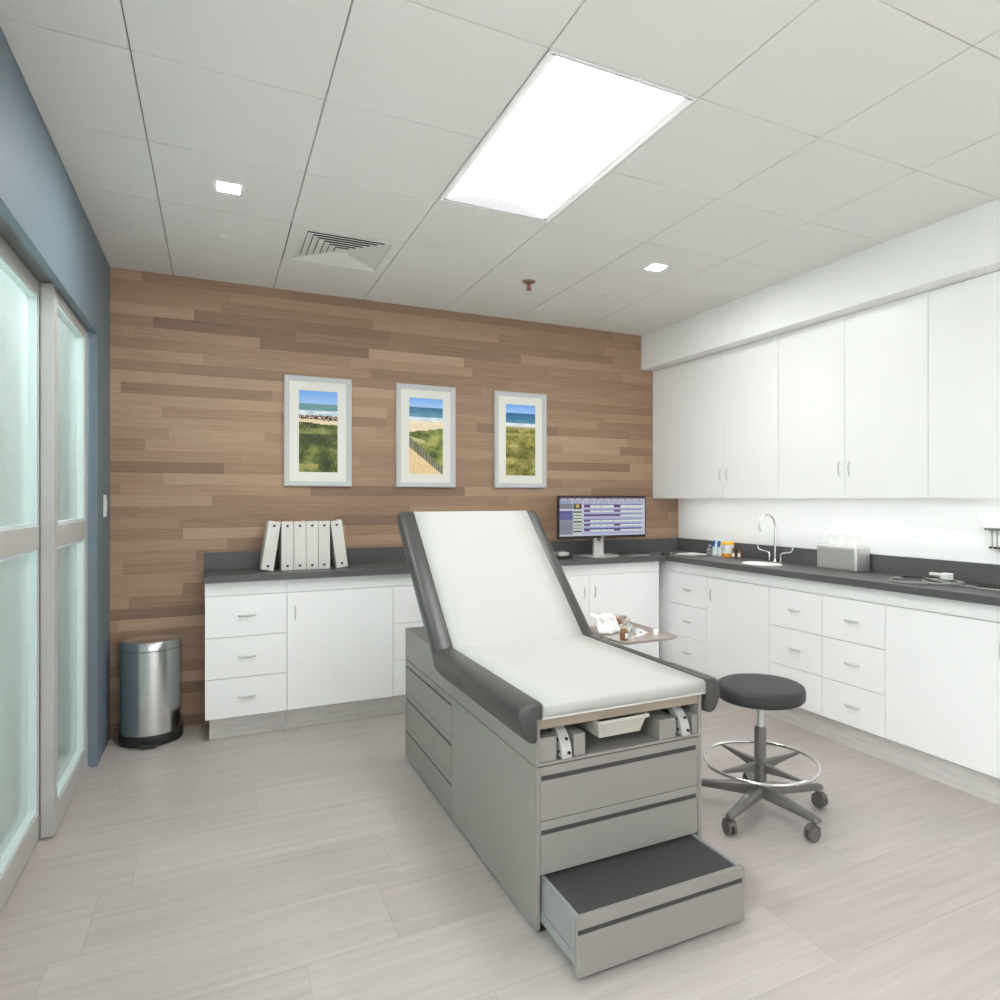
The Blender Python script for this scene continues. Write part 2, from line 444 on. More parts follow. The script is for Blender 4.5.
door(1, -.694, 2.44, 3.665, 0)
door(2, -.640, 3.600, 4.452, 0)
door(3, -.640, 1.58, 2.43, 0)
door(4, -.694, .74, 1.63, 0)
struct(MB().box(XL-.04, XL-.15, YN, YJ, 2.456, 2.469), 'trim_4', M['track'])

# light switch on the far pier
t = thing('light_switch', 'white light switch plate on blue-grey wall beside the sliding door', 'switch', (XL, 4.73, 1.46))
MB().box(XL+.0005, XL+.008, 4.69, 4.77, 1.395, 1.525, .003).build('plate', M['label'], t)
MB().box(XL+.008, XL+.013, 4.713, 4.747, 1.425, 1.495, .002).build('rocker', M['paperwhite'], t)

# ------------------------------------------------------------------ ceiling fittings
def troffer(i, j0, m, label):
    x0, x1, y0, y1 = colx(i)+.004, colx(i+1)-.004, rowy(j0)+.004, rowy(j0+2)-.004
    t = thing('ceiling_light', label, 'ceiling light', ((x0+x1)/2, (y0+y1)/2, ZC))
    fr = MB(); fw = .013
    fr.box(x0, x1, y0, y0+fw, ZC-.002, ZC+.02); fr.box(x0, x1, y1-fw, y1, ZC-.002, ZC+.02)
    fr.box(x0, x0+fw, y0+fw, y1-fw, ZC-.002, ZC+.02); fr.box(x1-fw, x1, y0+fw, y1-fw, ZC-.002, ZC+.02)
    fr.build('frame', M['lampbody'], t)
    # vaulted interior: reflector flanks are white, end plates coloured dark to render as shaded white, the broad lens in the middle glows
    xa, xb, ya, yb = x0+fw, x1-fw, y0+fw+.006, y1-fw-.006; n = 24; H = .06
    pts = [(xa+(xb-xa)*k/n, ZC-.001+H*math.sin(PI*k/n)) for k in range(n+1)]
    def strip(ks, nm, mm):
        b = MB(); a = [pts[k] for k in ks]
        out = a+[(p[0], p[1]+.003) for p in a[::-1]]
        b.prism(out, 'Y', ya, yb); return b.build(nm, mm, t, smooth=True)
    strip(range(0, 2), 'reflector', M['lampbody']); strip(range(n-1, n+1), 'reflector', M['lampbody'])
    strip(range(1, n), 'lens', m)
    for y in (ya-.004, yb):
        MB().prism([pts[0]]+pts[1:-1]+[pts[-1]], 'Y', y, y+.004).build('end_plate', M['reflector'], t)
    return t
troffer(2, 0, M['lamp'], 'large bright rectangular ceiling light panel with arched lens above the exam table')
troffer(2, -5, M['lamp_back'], 'rectangular ceiling light panel just behind the camera, out of the picture')
troffer(2, -10, M['lamp_back'], 'rectangular ceiling light panel by the added fill-light window, out of the picture')

t = thing('ceiling_vent', 'square white louvred air vent in ceiling tile near the wood wall', 'vent', (.664, 4.065, ZC))
x0, x1, y0, y1 = colx(1)+.004, colx(2)-.004, rowy(3)+.004, rowy(4)-.004
cxv, cyv = (x0+x1)/2, (y0+y1)/2
b = MB(); hw = (x1-x0)/2
def ringbox(b, r0, r1, za, zb):
    b.box(cxv-r1, cxv+r1, cyv-r1, cyv-r0, za, zb); b.box(cxv-r1, cxv+r1, cyv+r0, cyv+r1, za, zb)
    b.box(cxv-r1, cxv-r0, cyv-r0, cyv+r0, za, zb); b.box(cxv+r0, cxv+r1, cyv-r0, cyv+r0, za, zb)
ringbox(b, hw-.055, hw, ZC-.002, ZC+.006); b.build('frame', M['vent'], t)
MB().box(cxv-hw, cxv+hw, cyv-hw, cyv+hw, ZC+.06, ZC+.064).build('backing', M['black'], t)
nr = 7; R0 = hw-.055
for k in range(nr-1):
    ra = R0-.034*k-.002; rb = ra-.0332
    b = MB()
    # sloping louvre ring: outer edge low, inner edge high
    o = [(-ra, -ra), (ra, -ra), (ra, ra), (-ra, ra)]; i_ = [(-rb, -rb), (rb, -rb), (rb, rb), (-rb, rb)]
    def lv(poly, z): return [b.bm.verts.new((cxv+p[0], cyv+p[1], z)) for p in poly]
    a0 = lv(o, ZC+.0005); a1 = lv(i_, ZC+.0125); a2 = lv(i_, ZC+.0145); a3 = lv(o, ZC+.0045)
    for A, B in ((a0, a1), (a1, a2), (a2, a3), (a3, a0)):
        for q in range(4): b.bm.faces.new([A[q], A[(q+1) % 4], B[(q+1) % 4], B[q]])
    b.build('louvre', M['vent'], t)
rc = R0-.034*(nr-1)-.004
MB().box(cxv-rc, cxv+rc, cyv-rc, cyv+rc, ZC+.002, ZC+.006).build('centre_plate', M['vent'], t)

def downlight(x, y, label):
    t = thing('downlight', label, 'downlight', (x, y, ZC), 'small square ceiling downlights')
    b = MB(); r, q = .054, .047
    for s in (-1, 1):
        b.box(x+s*q, x+s*r, y-r, y+r, ZC-.004, ZC-.0005); b.box(x-q, x+q, y+s*q, y+s*r, ZC-.004, ZC-.0005)
    b.build('trim', M['lampbody'], t)
    MB().box(x-q, x+q, y-q, y+q, ZC-.0035, ZC-.0015).build('lens', M['down'], t)
downlight(.055, 3.455, 'small square downlight in the ceiling left of the air vent')
downlight(2.485, 3.455, 'small square downlight in the ceiling towards the white upper cabinets')
for x, lab in ((.042, 'tiny round white disc in the ceiling left of the vent'), (2.507, 'tiny round white disc in the ceiling right of the red sprinkler')):
    t = thing('ceiling_sensor', lab, 'sensor', (x, 4.105, ZC), 'small white ceiling discs')
    MB().lathe((x, 4.105, ZC), [(0, -.008), (.016, -.008), (.02, -.004), (.021, -.0005)], 20).build('cover', M['label'], t, smooth=True)
t = thing('fire_sprinkler', 'red bulb fire sprinkler hanging from the ceiling', 'sprinkler', (1.884, 4.06, ZC))
MB().lathe((1.884, 4.06, ZC), [(0, -.012), (.025, -.012), (.042, -.006), (.045, -.0005)], 24).build('escutcheon', M['brass'], t, smooth=True)
b = MB(); b.tube([(1.872, 4.06, ZC-.012), (1.868, 4.06, ZC-.03), (1.878, 4.06, ZC-.055)], .0028); b.tube([(1.896, 4.06, ZC-.012), (1.9, 4.06, ZC-.03), (1.89, 4.06, ZC-.055)], .0028)
b.build('yoke', M['brass'], t, smooth=True)
MB().cyl((1.884, 4.06, ZC-.014), (1.884, 4.06, ZC-.054), .0055).build('bulb', M['red'], t, smooth=True)
MB().lathe((1.884, 4.06, ZC-.06), [(0, 0), (.02, .002), (.02, .005), (0, .005)], 20).build('deflector', M['brass'], t, smooth=True)

# ------------------------------------------------------------------ handles
def bow(p, axis, out, L=.092, r=.0036, dep=.011):
    """bow pull: axis = direction along the bar, out = away from the door"""
    p, a, o = Vector(p), Vector(axis), Vector(out)
    b = MB(); n = 14
    b.tube([p+a*(L*(k/n-.5))+o*(.001+dep*math.sin(PI*k/n)**.7) for k in range(n+1)], [r*(.85+.5*math.sin(PI*k/n)) for k in range(n+1)], 10)
    return b
# ------------------------------------------------------------------ base cabinets
ZD = [(.147, .388), (.392, .643), (.647, .900)]
def base_unit(run, a, b_, kind, label, handle=None, hollow=False):
    """run 'B': back wall, a..b_ in X, faces -Y. run 'R': right wall, a..b_ in Y, faces -X"""
    g = .0015
    if run == 'B':
        g = .0011; F, C, T, BK = 4.57, 4.59, 4.655, 4.962
        def bx(mb, u0, u1, d0, d1, z0, z1, bev=0.): return mb.box(u0, u1, d0, d1, z0, z1, bev)
        root = thing('base_cabinet', label, 'cabinet', ((a+b_)/2, (F+BK)/2, 0)); out = (0, -1, 0); ax = (1, 0, 0)
        pt = lambda u, z: (u, F, z); toe = M['toe']
    else:
        g = .0011; F, C, T, BK = 3.40, 3.42, 3.447, 3.812
        def bx(mb, u0, u1, d0, d1, z0, z1, bev=0.): return mb.box(d0, d1, u0, u1, z0, z1, bev)
        root = thing('base_cabinet', label, 'cabinet', ((F+BK)/2, (a+b_)/2, 0)); out = (-1, 0, 0); ax = (0, 1, 0)
        pt = lambda u, z: (F, u, z); toe = M['toe_y']
    a, b_ = a+.0006, b_-.0006
    body = MB()
    if hollow:
        w_ = .016
        bx(body, a, a+w_, C+.0005, BK, .1455, .986); bx(body, b_-w_, b_, C+.0005, BK, .1455, .986)
        bx(body, a+w_, b_-w_, C+.0005, BK, .1455, .16); bx(body, a+w_, b_-w_, BK-.012, BK, .14, .986)
        bx(body, a+w_, b_-w_, C+.0005, C+.014, .14, .986)
    else: bx(body, a, b_, C+.0005, BK, .1455, .986)
    pass; bx(body, a, b_, F, C, .906, .986)
    body.build('carcass', M['white'], root)
    k = MB(); bx(k, a+(.024 if a < 0 else 0), b_, T, T+.02, .0, .145); k.build('toe_kick', toe, root)
    if kind == 'drawers':
        for z0, z1 in ZD:
            d = MB(); bx(d, a+g, b_-g, F, C, z0, z1, .001); o = d.build('drawer', M['white'], root)
            zz = (z0+z1)/2
            bow(pt((a+b_)/2, zz), ax, out, .1, .0055, .02).build('handle', M['handle'], o, smooth=True)
    elif kind in ('door', 'doors'):
        segs = [(a, b_, handle)] if kind == 'door' else [(a, (a+b_)/2, 'hi'), ((a+b_)/2, b_, 'lo')]
        for u0, u1, h in segs:
            d = MB(); bx(d, u0+g, u1-g, F, C, .147, .900, .001); o = d.build('door', M['white'], root)
            u = u0+.05 if h == 'lo' else u1-.05
            bow(pt(u, .768), (0, 0, 1), out).build('handle', M['handle'], o, smooth=True)
    return root
base_unit('B', -.06, .41, 'drawers', 'white base cabinet of three drawers at the left end beside the steel bin')
base_unit('B', .41, 1.092, 'door', 'white base cabinet with one wide door under the row of binders', 'lo')
base_unit('B', 1.092, 1.56, 'drawers', 'white three-drawer base cabinet partly hidden behind the left of the raised backrest')
base_unit('B', 1.56, 1.98, 'door', 'white single-door base cabinet on the back wall hidden behind the exam table', 'hi')
base_unit('B', 1.98, 3.315, 'doors', 'white two-door base cabinet below the computer monitor')
base_unit('R', 4.07, 4.536, 'drawers', 'white three-drawer base cabinet nearest the corner, behind the instrument tray')
base_unit('R', 3.424, 4.07, 'door', 'white single-door base cabinet under the sink', 'hi', True)
base_unit('R', 2.979, 3.424, 'drawers', 'white three-drawer base cabinet directly right of the door under the sink')
base_unit('R', 2.541, 2.979, 'drawers', 'white three-drawer base cabinet next to the wide door at the right edge')
base_unit('R', 1.868, 2.541, 'door', 'wide white single-door base cabinet at the right edge of the picture', 'lo')
base_unit('R', 1.20, 1.868, 'door', 'white single-door base cabinet outside the right edge of the picture', 'hi')
b = MB(); b.box(3.402, 3.812, 4.5375, 4.962, .122, .986)
t = thing('corner_filler', 'plain white corner panel between the two runs of base cabinets', 'panel', (3.6, 4.75, 0))
b.build('panel', M['white'], t); MB().box(3.447, 3.47, 4.5375, 4.962, 0, .1215).build('toe_kick', M['toe_y'], t)

# ------------------------------------------------------------------ worktop with sink cut-out
ZT = 1.03; ZU = .988
SX, SY, SRX, SRY = 3.555, 3.655, .108, .155
t = thing('worktop', 'dark grey L-shaped worktop with upstand running along back and right walls', 'worktop', (3.3, 4.5, ZU))
b = MB()
b.box(-.066, 3.36, 4.53, 4.965, ZU, ZT, .0015); b.box(3.36, 3.815, SY+.25, 4.965, ZU, ZT, .0015); b.box(3.36, 3.815, 1.2, SY-.25, ZU, ZT, .0015)
n = 48; x0, x1, y0, y1 = 3.36, 3.815, SY-.25, SY+.25
el = [(SX+SRX*math.cos(2*PI*k/n), SY+SRY*math.sin(2*PI*k/n)) for k in range(n)]
def onrect(k):
    c, s = math.cos(2*PI*k/n), math.sin(2*PI*k/n)
    ts = []
    if c > 1e-9: ts.append((x1-SX)/c)
    if c < -1e-9: ts.append((x0-SX)/c)
    if s > 1e-9: ts.append((y1-SY)/s)
    if s < -1e-9: ts.append((y0-SY)/s)
    q = min(ts); return (SX+c*q, SY+s*q)
rc_ = [onrect(k) for k in range(n)]
for cx_, cy_ in ((x0, y0), (x1, y0), (x0, y1), (x1, y1)):
    k = min(range(n), key=lambda k: (rc_[k][0]-cx_)**2+(rc_[k][1]-cy_)**2); rc_[k] = (cx_, cy_)
V = lambda L, z: [b.bm.verts.new((p[0], p[1], z)) for p in L]
et, eb, rt, rb = V(el, ZT), V(el, ZU), V(rc_, ZT), V(rc_, ZU)
for k in range(n):
    j = (k+1) % n
    for f in ([et[k], et[j], rt[j], rt[k]], [eb[k], rb[k], rb[j], eb[j]], [et[k], eb[k], eb[j], et[j]], [rt[k], rt[j], rb[j], rb[k]]): b.bm.faces.new(f)
b.build('slab', M['counter'], t)
MB().box(-.066, 3.798, 4.95, 4.967, ZT+.0005, 1.145, .001).build('upstand', M['counter'], t)
MB().box(3.798, 3.816, 1.2, 4.949, ZT+.0005, 1.145, .001).build('upstand', M['counter'], t)

t = thing('sink', 'oval white sink set into the dark worktop below the faucet', 'sink', (SX, SY, ZU))
b = MB(); prof = [(.985, ZT-.004), (.975, .98), (.95, .93), (.85, .89), (.5, .875), (.12, .87)]
prof2 = [(r+.035, z-.006) for r, z in prof]
rings = [[(SX+SRX*r*math.cos(2*PI*k/n), SY+SRY*r*math.sin(2*PI*k/n), z) for k in range(n)] for r, z in prof+[(.0, .87)]]
b.loft([[(SX+(SRX+q)*math.cos(2*PI*k/n), SY+(SRY+q)*math.sin(2*PI*k/n), z) for k in range(n)] for q, z in ((.012, ZT+.0006), (.013, ZT+.0025), (.008, ZT+.0045), (.002, ZT+.004))]+rings[:-1], cap=False)
b.bm.faces.new([b.bm.verts.new(p) for p in rings[-2]])
b.build('bowl', M['ceramic'], t, smooth=True)
MB().lathe((SX, SY, .871), [(0, .002), (.025, .002), (.028, 0)], 24).build('drain', M['chrome'], t, smooth=True)

t = thing('faucet', 'chrome gooseneck faucet with two lever handles behind the sink', 'faucet', (3.73, 3.695, ZT))
fx, fy = 3.73, 3.695
MB().lathe((fx, fy, ZT), [(.024, .0005), (.024, .006), (.014, .012), (.012, .03)], 24).build('base', M['chrome'], t, smooth=True)
pts = [(fx, fy, ZT+.01), (fx, fy, 1.15), (fx, fy, 1.28)]
for k in range(0, 11):
    a = PI*k/10; pts.append((fx-.085+.085*math.cos(a), fy-.02*(1-math.cos(a))*.5, 1.30+.085*math.sin(a)))
pts.append((fx-.17, fy-.02, 1.285))
MB().tube(pts, .0085, 14).build('spout', M['chrome'], t, smooth=True)
MB().cyl((fx-.17, fy-.02, 1.29), (fx-.17, fy-.02, 1.265), .0105).build('aerator', M['handle'], t, smooth=True)
for s, y, e in ((1, 3.752, 3.87), (-1, 3.638, 3.53)):
    MB().tube([(fx, y, ZT+.001), (fx, y, 1.085), (fx, y+s*.012, 1.1), (fx, y+s*.06, 1.108), (fx, e-s*.012, 1.115), (fx, e, 1.13), (fx, e, 1.15)], [.009, .008, .007, .007, .008, .008, .006], 12, sub=4).build('lever', M['chrome'], t, smooth=True)

# ------------------------------------------------------------------ upper cabinets
def upper(a, b_, label, pair=True, hand=True):
    F, C, BK = 3.53, 3.55, 3.818; z0, z1 = 1.506, 2.648; g = .0015
    t = thing('wall_cabinet', label, 'cabinet', (3.67, (a+b_)/2, z0))
    a, b_ = a+.0006, b_-.0006
    MB().box(C+.0005, BK, a, b_, z0+.026, z1).build('carcass', M['white'], t)
    if not hand:
        MB().box(F, C, a+g, b_-g, z0, z1, .001).build('panel', M['white'], t); return t
    m_ = (a+b_)/2
    for u0, u1, h in ((a, m_, m_-.038), (m_, b_, m_+.038)):
        o = MB().box(F, C, u0+g, u1-g, z0, z1, .001).build('door', M['white'], t)
        bow((F, h, 1.69), (0, 0, 1), (-1, 0, 0)).build('handle', M['handle'], o, smooth=True)
    return t
upper(4.584, 4.966, 'narrow plain white wall cabinet panel against the wood wall', hand=False)
upper(3.469, 4.584, 'white two-door wall cabinet above the sanitiser bottles and sink')
upper(2.374, 3.469, 'white two-door wall cabinet above the steel towel dispenser')
upper(1.28, 2.374, 'white wall cabinet cut off by the right edge of the picture')
t = thing('fill_strip_light', 'unseen slim strip light under the white wall cabinets, kept to brighten the wall', 'strip light', (3.60, 3.1, 1.532))
MB().box(3.57, 3.63, 1.35, 4.85, 1.5195, 1.532).build('housing', M['lampbody'], t)  # unseen lamp, kept for the glow on the wall below
MB().box(3.575, 3.625, 1.37, 4.83, 1.516, 1.5193).build('diffuser', M['ucl'], t)

# ------------------------------------------------------------------ wall rack at the right edge
t = thing('wall_rack', 'small white wall holder with a row of upright tubes above the cables', 'holder', (3.8, 2.05, 1.2))
MB().box(3.745, 3.819, 1.86, 2.212, 1.343, 1.386, .004).build('housing', M['label'], t)
MB().box(3.755, 3.819, 1.865, 2.207, 1.330, 1.3425, .002).build('bracket', M['labelgrey'], t)
MB().box(3.805, 3.819, 1.87, 2.202, 1.238, 1.3295, .001).build('back_plate', M['labelgrey'], t)
for k in range(14):
    y = 2.191-.0245*k
    o = MB().lathe((3.785, y, 1.243), [(.0085, 0), (.0105, .006), (.0105, .0855)], 14).build('tube', M['paperwhite'], t, smooth=True)
    MB().lathe((3.785, y, 1.232), [(.0, 0), (.008, 0), (.008, .0108)], 12).build('tip', M['darkdot'], o, smooth=True)

# ------------------------------------------------------------------ pictures
def fbm(x, y, s=0., o=3):
    v, a = 0, .5
    for k in range(o):
        v += a*noise.noise(Vector((x*2**k, y*2**k, s+k*7.3))); a *= .5
    return v
def mixc(a, b, t): t = max(0, min(1, t)); return tuple(a[i]+(b[i]-a[i])*t for i in range(3))
def grass(u, v, s, dark, mid, light):
    n = fbm(u*2.2, v*9, s, 4)+.35*noise.noise(Vector((u*40+v*14, v*26, s)))
    c = mixc(mid, light, n*2.4) if n > 0 else mixc(mid, dark, -n*2.6)
    return tuple(max(0, min(255, x)) for x in c)
def art_dune(u, v):
    w = .012*noise.noise(Vector((u*6, 3.1, 0)))
    if v < .165: return mixc((112, 168, 235), (160, 196, 236), v/.165)
    if v < .245: return mixc((92, 142, 152), (130, 168, 168), fbm(u*3, v*60, 2)+.4)
    if v < .30: return mixc((240, 244, 246), (170, 192, 210), .5+fbm(u*5, v*40, 5)*1.5)
    if v < .345+w+u*.02: return (70, 52, 40) if noise.noise(Vector((u*38, v*60, 1))) > -.12 else (225, 205, 178)
    if v < .385+w*1.5+u*.03: return mixc((244, 228, 200), (222, 200, 160), fbm(u*8, v*30)+.5)
    c = grass(u, v, 11, (38, 52, 14), (84, 96, 36), (150, 150, 84))
    band = fbm(u*1.2+3, v*5, 21)
    if .46 < v < .53: c = mixc(c, (176, 172, 110), .45+band)
    if .53 < v < .72: c = mixc(c, (40, 52, 18), .35+band)
    if v > .9 and u < .5: c = mixc(c, (206, 190, 120), .5+band-u*.8)
    return c
def art_path(u, v):
    w = .015*noise.noise(Vector((u*5, 1.1, 0)))
    if v < .125: return mixc((118, 172, 238), (168, 204, 240), v/.125)
    if v < .25: return mixc((48, 106, 146), (110, 158, 176), (v-.125)/.125+fbm(u*3, v*50, 3))
    if v < .30: return mixc((238, 244, 248), (180, 205, 222), fbm(u*5, v*30)+.35)
    if v < .45-.06*u+w: return mixc((246, 230, 200), (226, 206, 172), fbm(u*4, v*20)+.4)
    edge = .60+.36*u                     # fence line down to the right
    if v > edge+.05: return mixc((238, 212, 164), (216, 186, 136), fbm(u*12, v*14, 4)+.4)
    if v > edge-.09+.04*u: 
        post = noise.noise(Vector((u*46, v*4, 9)))
        return mixc((152, 142, 126), (86, 84, 54), .5+post*1.6)
    c = grass(u, v, 31, (62, 78, 24), (122, 134, 56), (186, 176, 108))
    if abs(v-(.53+.1*u)) < .022 and u < .45: c = mixc(c, (232, 214, 170), .7)
    return c
def art_hill(u, v):
    w = .012*noise.noise(Vector((u*6, 8.1, 0)))
    if v < .125: return mixc((112, 166, 238), (160, 200, 244), v/.125)
    if v < .26: return mixc((34, 96, 150), (84, 140, 170), (v-.125)/.135+fbm(u*3, v*50, 6)*.8)
    if v < .315: return mixc((238, 242, 246), (190, 210, 224), fbm(u*5, v*30)+.35)
    if v < .335+w: return (186, 170, 130)
    c = grass(u, v, 51, (74, 78, 24), (138, 132, 58), (206, 190, 116))
    b2 = fbm(u*1.4, v*4.5+2, 61)
    if .60 < v < .76: c = mixc(c, (82, 84, 24), .3+b2)
    if .40 < v < .44 or .76 < v < .84: c = mixc(c, (214, 198, 130), .35+b2)
    return c
def picture(x0, x1, art, label):
    z0, z1 = 1.591, 2.366
    t = thing('framed_picture', label, 'picture', ((x0+x1)/2, YB, z0), 'framed beach pictures on the wood wall')
    f = MB(); fw = .036; ya, yb = 4.945, 4.9695
    # bevelled mitred frame
    o = [(x0, z0), (x1, z0), (x1, z1), (x0, z1)]; i_ = [(x0+fw, z0+fw), (x1-fw, z0+fw), (x1-fw, z1-fw), (x0+fw, z1-fw)]
    vv = lambda P, y: [f.bm.verts.new((p[0], y, p[1])) for p in P]
    A, B, C_, D = vv(o, yb), vv(o, ya+.004), vv([(p[0]+(.006 if p[0] < (x0+x1)/2 else -.006), p[1]+(.006 if p[1] < 2 else -.006)) for p in o], ya), vv(i_, ya+.006)
    E_ = vv(i_, yb)
    for P, Q in ((A, B), (B, C_), (C_, D), (D, E_), (E_, A)):
        for k in range(4): f.bm.faces.new([P[k], P[(k+1) % 4], Q[(k+1) % 4], Q[k]])
    f.build('frame', M['frame'], t)
    MB().box(x0+fw+.0005, x1-fw-.0005, 4.957, 4.9685, z0+fw+.0005, z1-fw-.0005).build('mount', M['mount'], t)
    pa, pb, qa, qb = (x0+x1)/2-.131, (x0+x1)/2+.131, 1.692, 2.266
    paint_mesh('print', M['print'], t, 46, 100, art, lambda u, v: (pa+(pb-pa)*u, 4.9565, qb+(qa-qb)*v))
picture(.424, .884, art_dune, 'silver-framed beach print of dark green grassy dunes, the leftmost of three')
picture(1.206, 1.670, art_path, 'silver-framed beach print with a sandy path along a fence, the middle of three')
picture(1.994, 2.457, art_hill, 'silver-framed beach print of yellow-green dune grass below blue sea, the rightmost of three')

# ------------------------------------------------------------------ ring binders
BW, BD, BH = .0745, .225, .322
def binder(label, x, ry=0., right=True):
    t = thing('ring_binder', label, 'binder', (x, 4.70, ZT+.0008), 'white ring binders on the worktop', (0, ry, 0))
    return t
def binder_parts(t, sgn=1):
    """local frame: pivot at the lower spine corner; spine runs to sgn*BW"""
    x0, x1 = (0, BW) if sgn > 0 else (-BW, 0)
    c = MB(); c.box(x0, x1, 0, .003, 0, BH, .001); c.box(x0, x0+.0025, .003, BD, 0, BH, .0008); c.box(x1-.0025, x1, .003, BD, 0, BH, .0008)
    c.build('cover', M['bindercover'], t, local=True)
    MB().box(x0+.004, x1-.004, .008, BD-.012, .006, BH-.014).build('pages', M['paperwhite'], t, local=True)
    xm = (x0+x1)/2
    for z in (.028, BH-.03):
        o = MB().lathe((xm, -.0016, z), [(.0045, 0), (.0085, 0), (.0085, .0015), (.0045, .0015), (.0045, 0)], 18, 'Y').build('finger_ring', M['darkdot'], t, local=True, smooth=True)
        MB().lathe((xm, -.0006, z), [(0, 0), (.005, 0), (.005, .0006)], 16, 'Y').build('hole', M['black'], o, local=True)
bs = []
t = binder('white ring binder at the left end, leaning right against the others', .338, .145); binder_parts(t, -1)
first = binder('white upright ring binder second from the left, beside the left leaning one', .388); binder_parts(first, 1)
dup(first, (.4655, 4.70, ZT+.0008), 'white upright ring binder third from the left in the row of six')
dup(first, (.543, 4.70, ZT+.0008), 'white upright ring binder third from the right in the row of six')
dup(first, (.6205, 4.70, ZT+.0008), 'white upright ring binder second from the right, touched by the right leaning one')
t = binder('white ring binder at the right end, leaning left against the others', .740, -.132); binder_parts(t, 1)

# ------------------------------------------------------------------ monitor
mx0, mx1, mz0, mz1, my = 2.437, 3.272, 1.182, 1.528, 4.70
t = thing('computer_monitor', 'wide computer monitor showing a records screen on the back worktop', 'monitor', (2.84, 4.76, ZT))
b = MB(); b.box(mx0, mx1, my, my+.03, mz0, mz1, .004)
b.box(mx0+.1, mx1-.1, my+.03, my+.055, mz0+.05, mz1-.05, .008); b.build('casing', M['black'], t)
def screen(u, v):
    def rowbands():
        return ((.235, 1, 1), (.365, 1, 1), (.48, 2, 1), (.61, 1, 0), (.725, 1, 1), (.855, 1, 1))
    if v < .035: return (88, 46, 84)
    if v < .075: return (205, 205, 218) if int(u*60) % 5 else (170, 120, 150)
    if v < .165: return (150, 168, 200) if u < .13 else ((172, 176, 200) if (int(u*70) % 3) else (200, 204, 222))
    if v > .955: return (206, 210, 228)
    if u < .145:
        if .315 < v < .34: return (226, 226, 238)
        if v < .315: return (132, 132, 146)
        if v < .57: return (92, 88, 152) if int(v*100) % 5 else (120, 116, 170)
        return (132, 134, 150) if int(v*110) % 6 else (150, 152, 168)
    if u < .155: return (190, 194, 214)
    if u < .25:
        if v < .27: 
            if .185 < u < .215 and .19 < v < .26: return (222, 186, 90)
            return (66, 56, 44)
        k = (v-.29)/.083
        return (46, 62, 58) if k-int(k) < .3 else (206, 222, 208)
    if u < .265: return (200, 204, 222)
    if u > .975: return (206, 212, 232)
    for zc, a, bb in rowbands():
        d = v-zc
        if -.04 < d < -.018: return (78, 92, 142) if .27 < u < .965 else (190, 196, 218)
        if -.018 <= d < .026:
            if .27 < u < .345: return (112, 40, 108)
            if a == 2 and .27 < u < .615: return (128, 50, 118)
            if .63 < u < .70 and bb: return (112, 40, 108)
            if .615 < u < .625: return (150, 158, 196)
            return (236, 238, 238) if int(u*90) % 7 else (200, 208, 216)
        if .026 <= d < .045: return (206, 214, 230)
    return (172, 180, 214) if int(v*120) % 2 else (186, 194, 222)
sb = .011
paint_mesh('screen', M['screen'], t, 110, 52, screen, lambda u, v: (mx0+sb+(mx1-mx0-2*sb)*u, my-.0006, mz1-sb+(mz0+.021-mz1+sb)*v))
MB().box(2.834, 2.856, my-.001, my-.0002, mz0+.006, mz0+.013).build('badge', M['handle'], t)
st = MB(); 
st.prism([(2.797, ZT+.01), (2.891, ZT+.01), (2.889, 1.23), (2.86, 1.23), (2.86, 1.155), (2.828, 1.155), (2.828, 1.23), (2.799, 1.23)], 'Y', 4.76, 4.785)
st.box(2.80, 2.888, 4.74, 4.7595, 1.225, 1.30, .003)
st.build('stand', M['handle'], t)
MB().prism([(2.66, 4.86), (2.72, 4.66), (2.80, 4.60), (2.90, 4.60), (2.98, 4.66), (3.02, 4.86)], 'Z', ZT+.0008, ZT+.0105).build('foot', M['handle'], t)

b = MB(); b.box(2.44, 2.55, 4.64, 4.72, ZT+.0008, ZT+.012, .003)
t = thing('desk_device', 'small grey device on the worktop left of the monitor foot', 'device', (2.48, 4.68, ZT))
MB().box(2.40, 2.52, 4.62, 4.74, ZT+.0008, ZT+.022, .005).build('base', M['black'], t)
MB().box(2.415, 2.505, 4.64, 4.73, ZT+.0222, ZT+.052, .008).build('top', M['handle'], t)
MB().box(3.08, 3.24, 4.60, 4.67, ZT+.0008, ZT+.008, .002).solo('notepad', M['labelgrey'], 'thin grey pad lying flat on the worktop right of the monitor', 'notepad', (3.16, 4.63, ZT))
t = thing('corner_item', 'small black and white object on the worktop in the corner', 'office item', (3.42, 4.62, ZT))  # unidentified small black and white item
MB().box(3.37, 3.45, 4.59, 4.62, ZT+.0008, ZT+.018, .005).build('base', M['black'], t)
MB().box(3.43, 3.49, 4.63, 4.66, ZT+.0008, ZT+.014, .004).build('top', M['label'], t)
b = MB()
for k in range(4):
    t_ = bmesh.new(); bmesh.ops.create_cube(t_, size=1, matrix=Matrix.Diagonal((.15, .21, .0025, 1)))
    b.add(t_, Matrix.Translation((3.585+.004*k, 4.50-.006*k, ZT+.0025+.003*k)) @ Matrix.Rotation(.15-.07*k, 4, 'Z'))
b.solo('paper_stack', M['paperwhite'], 'few loose white papers lying on the worktop beside the clear bottle', 'papers', (3.59, 4.49, ZT))

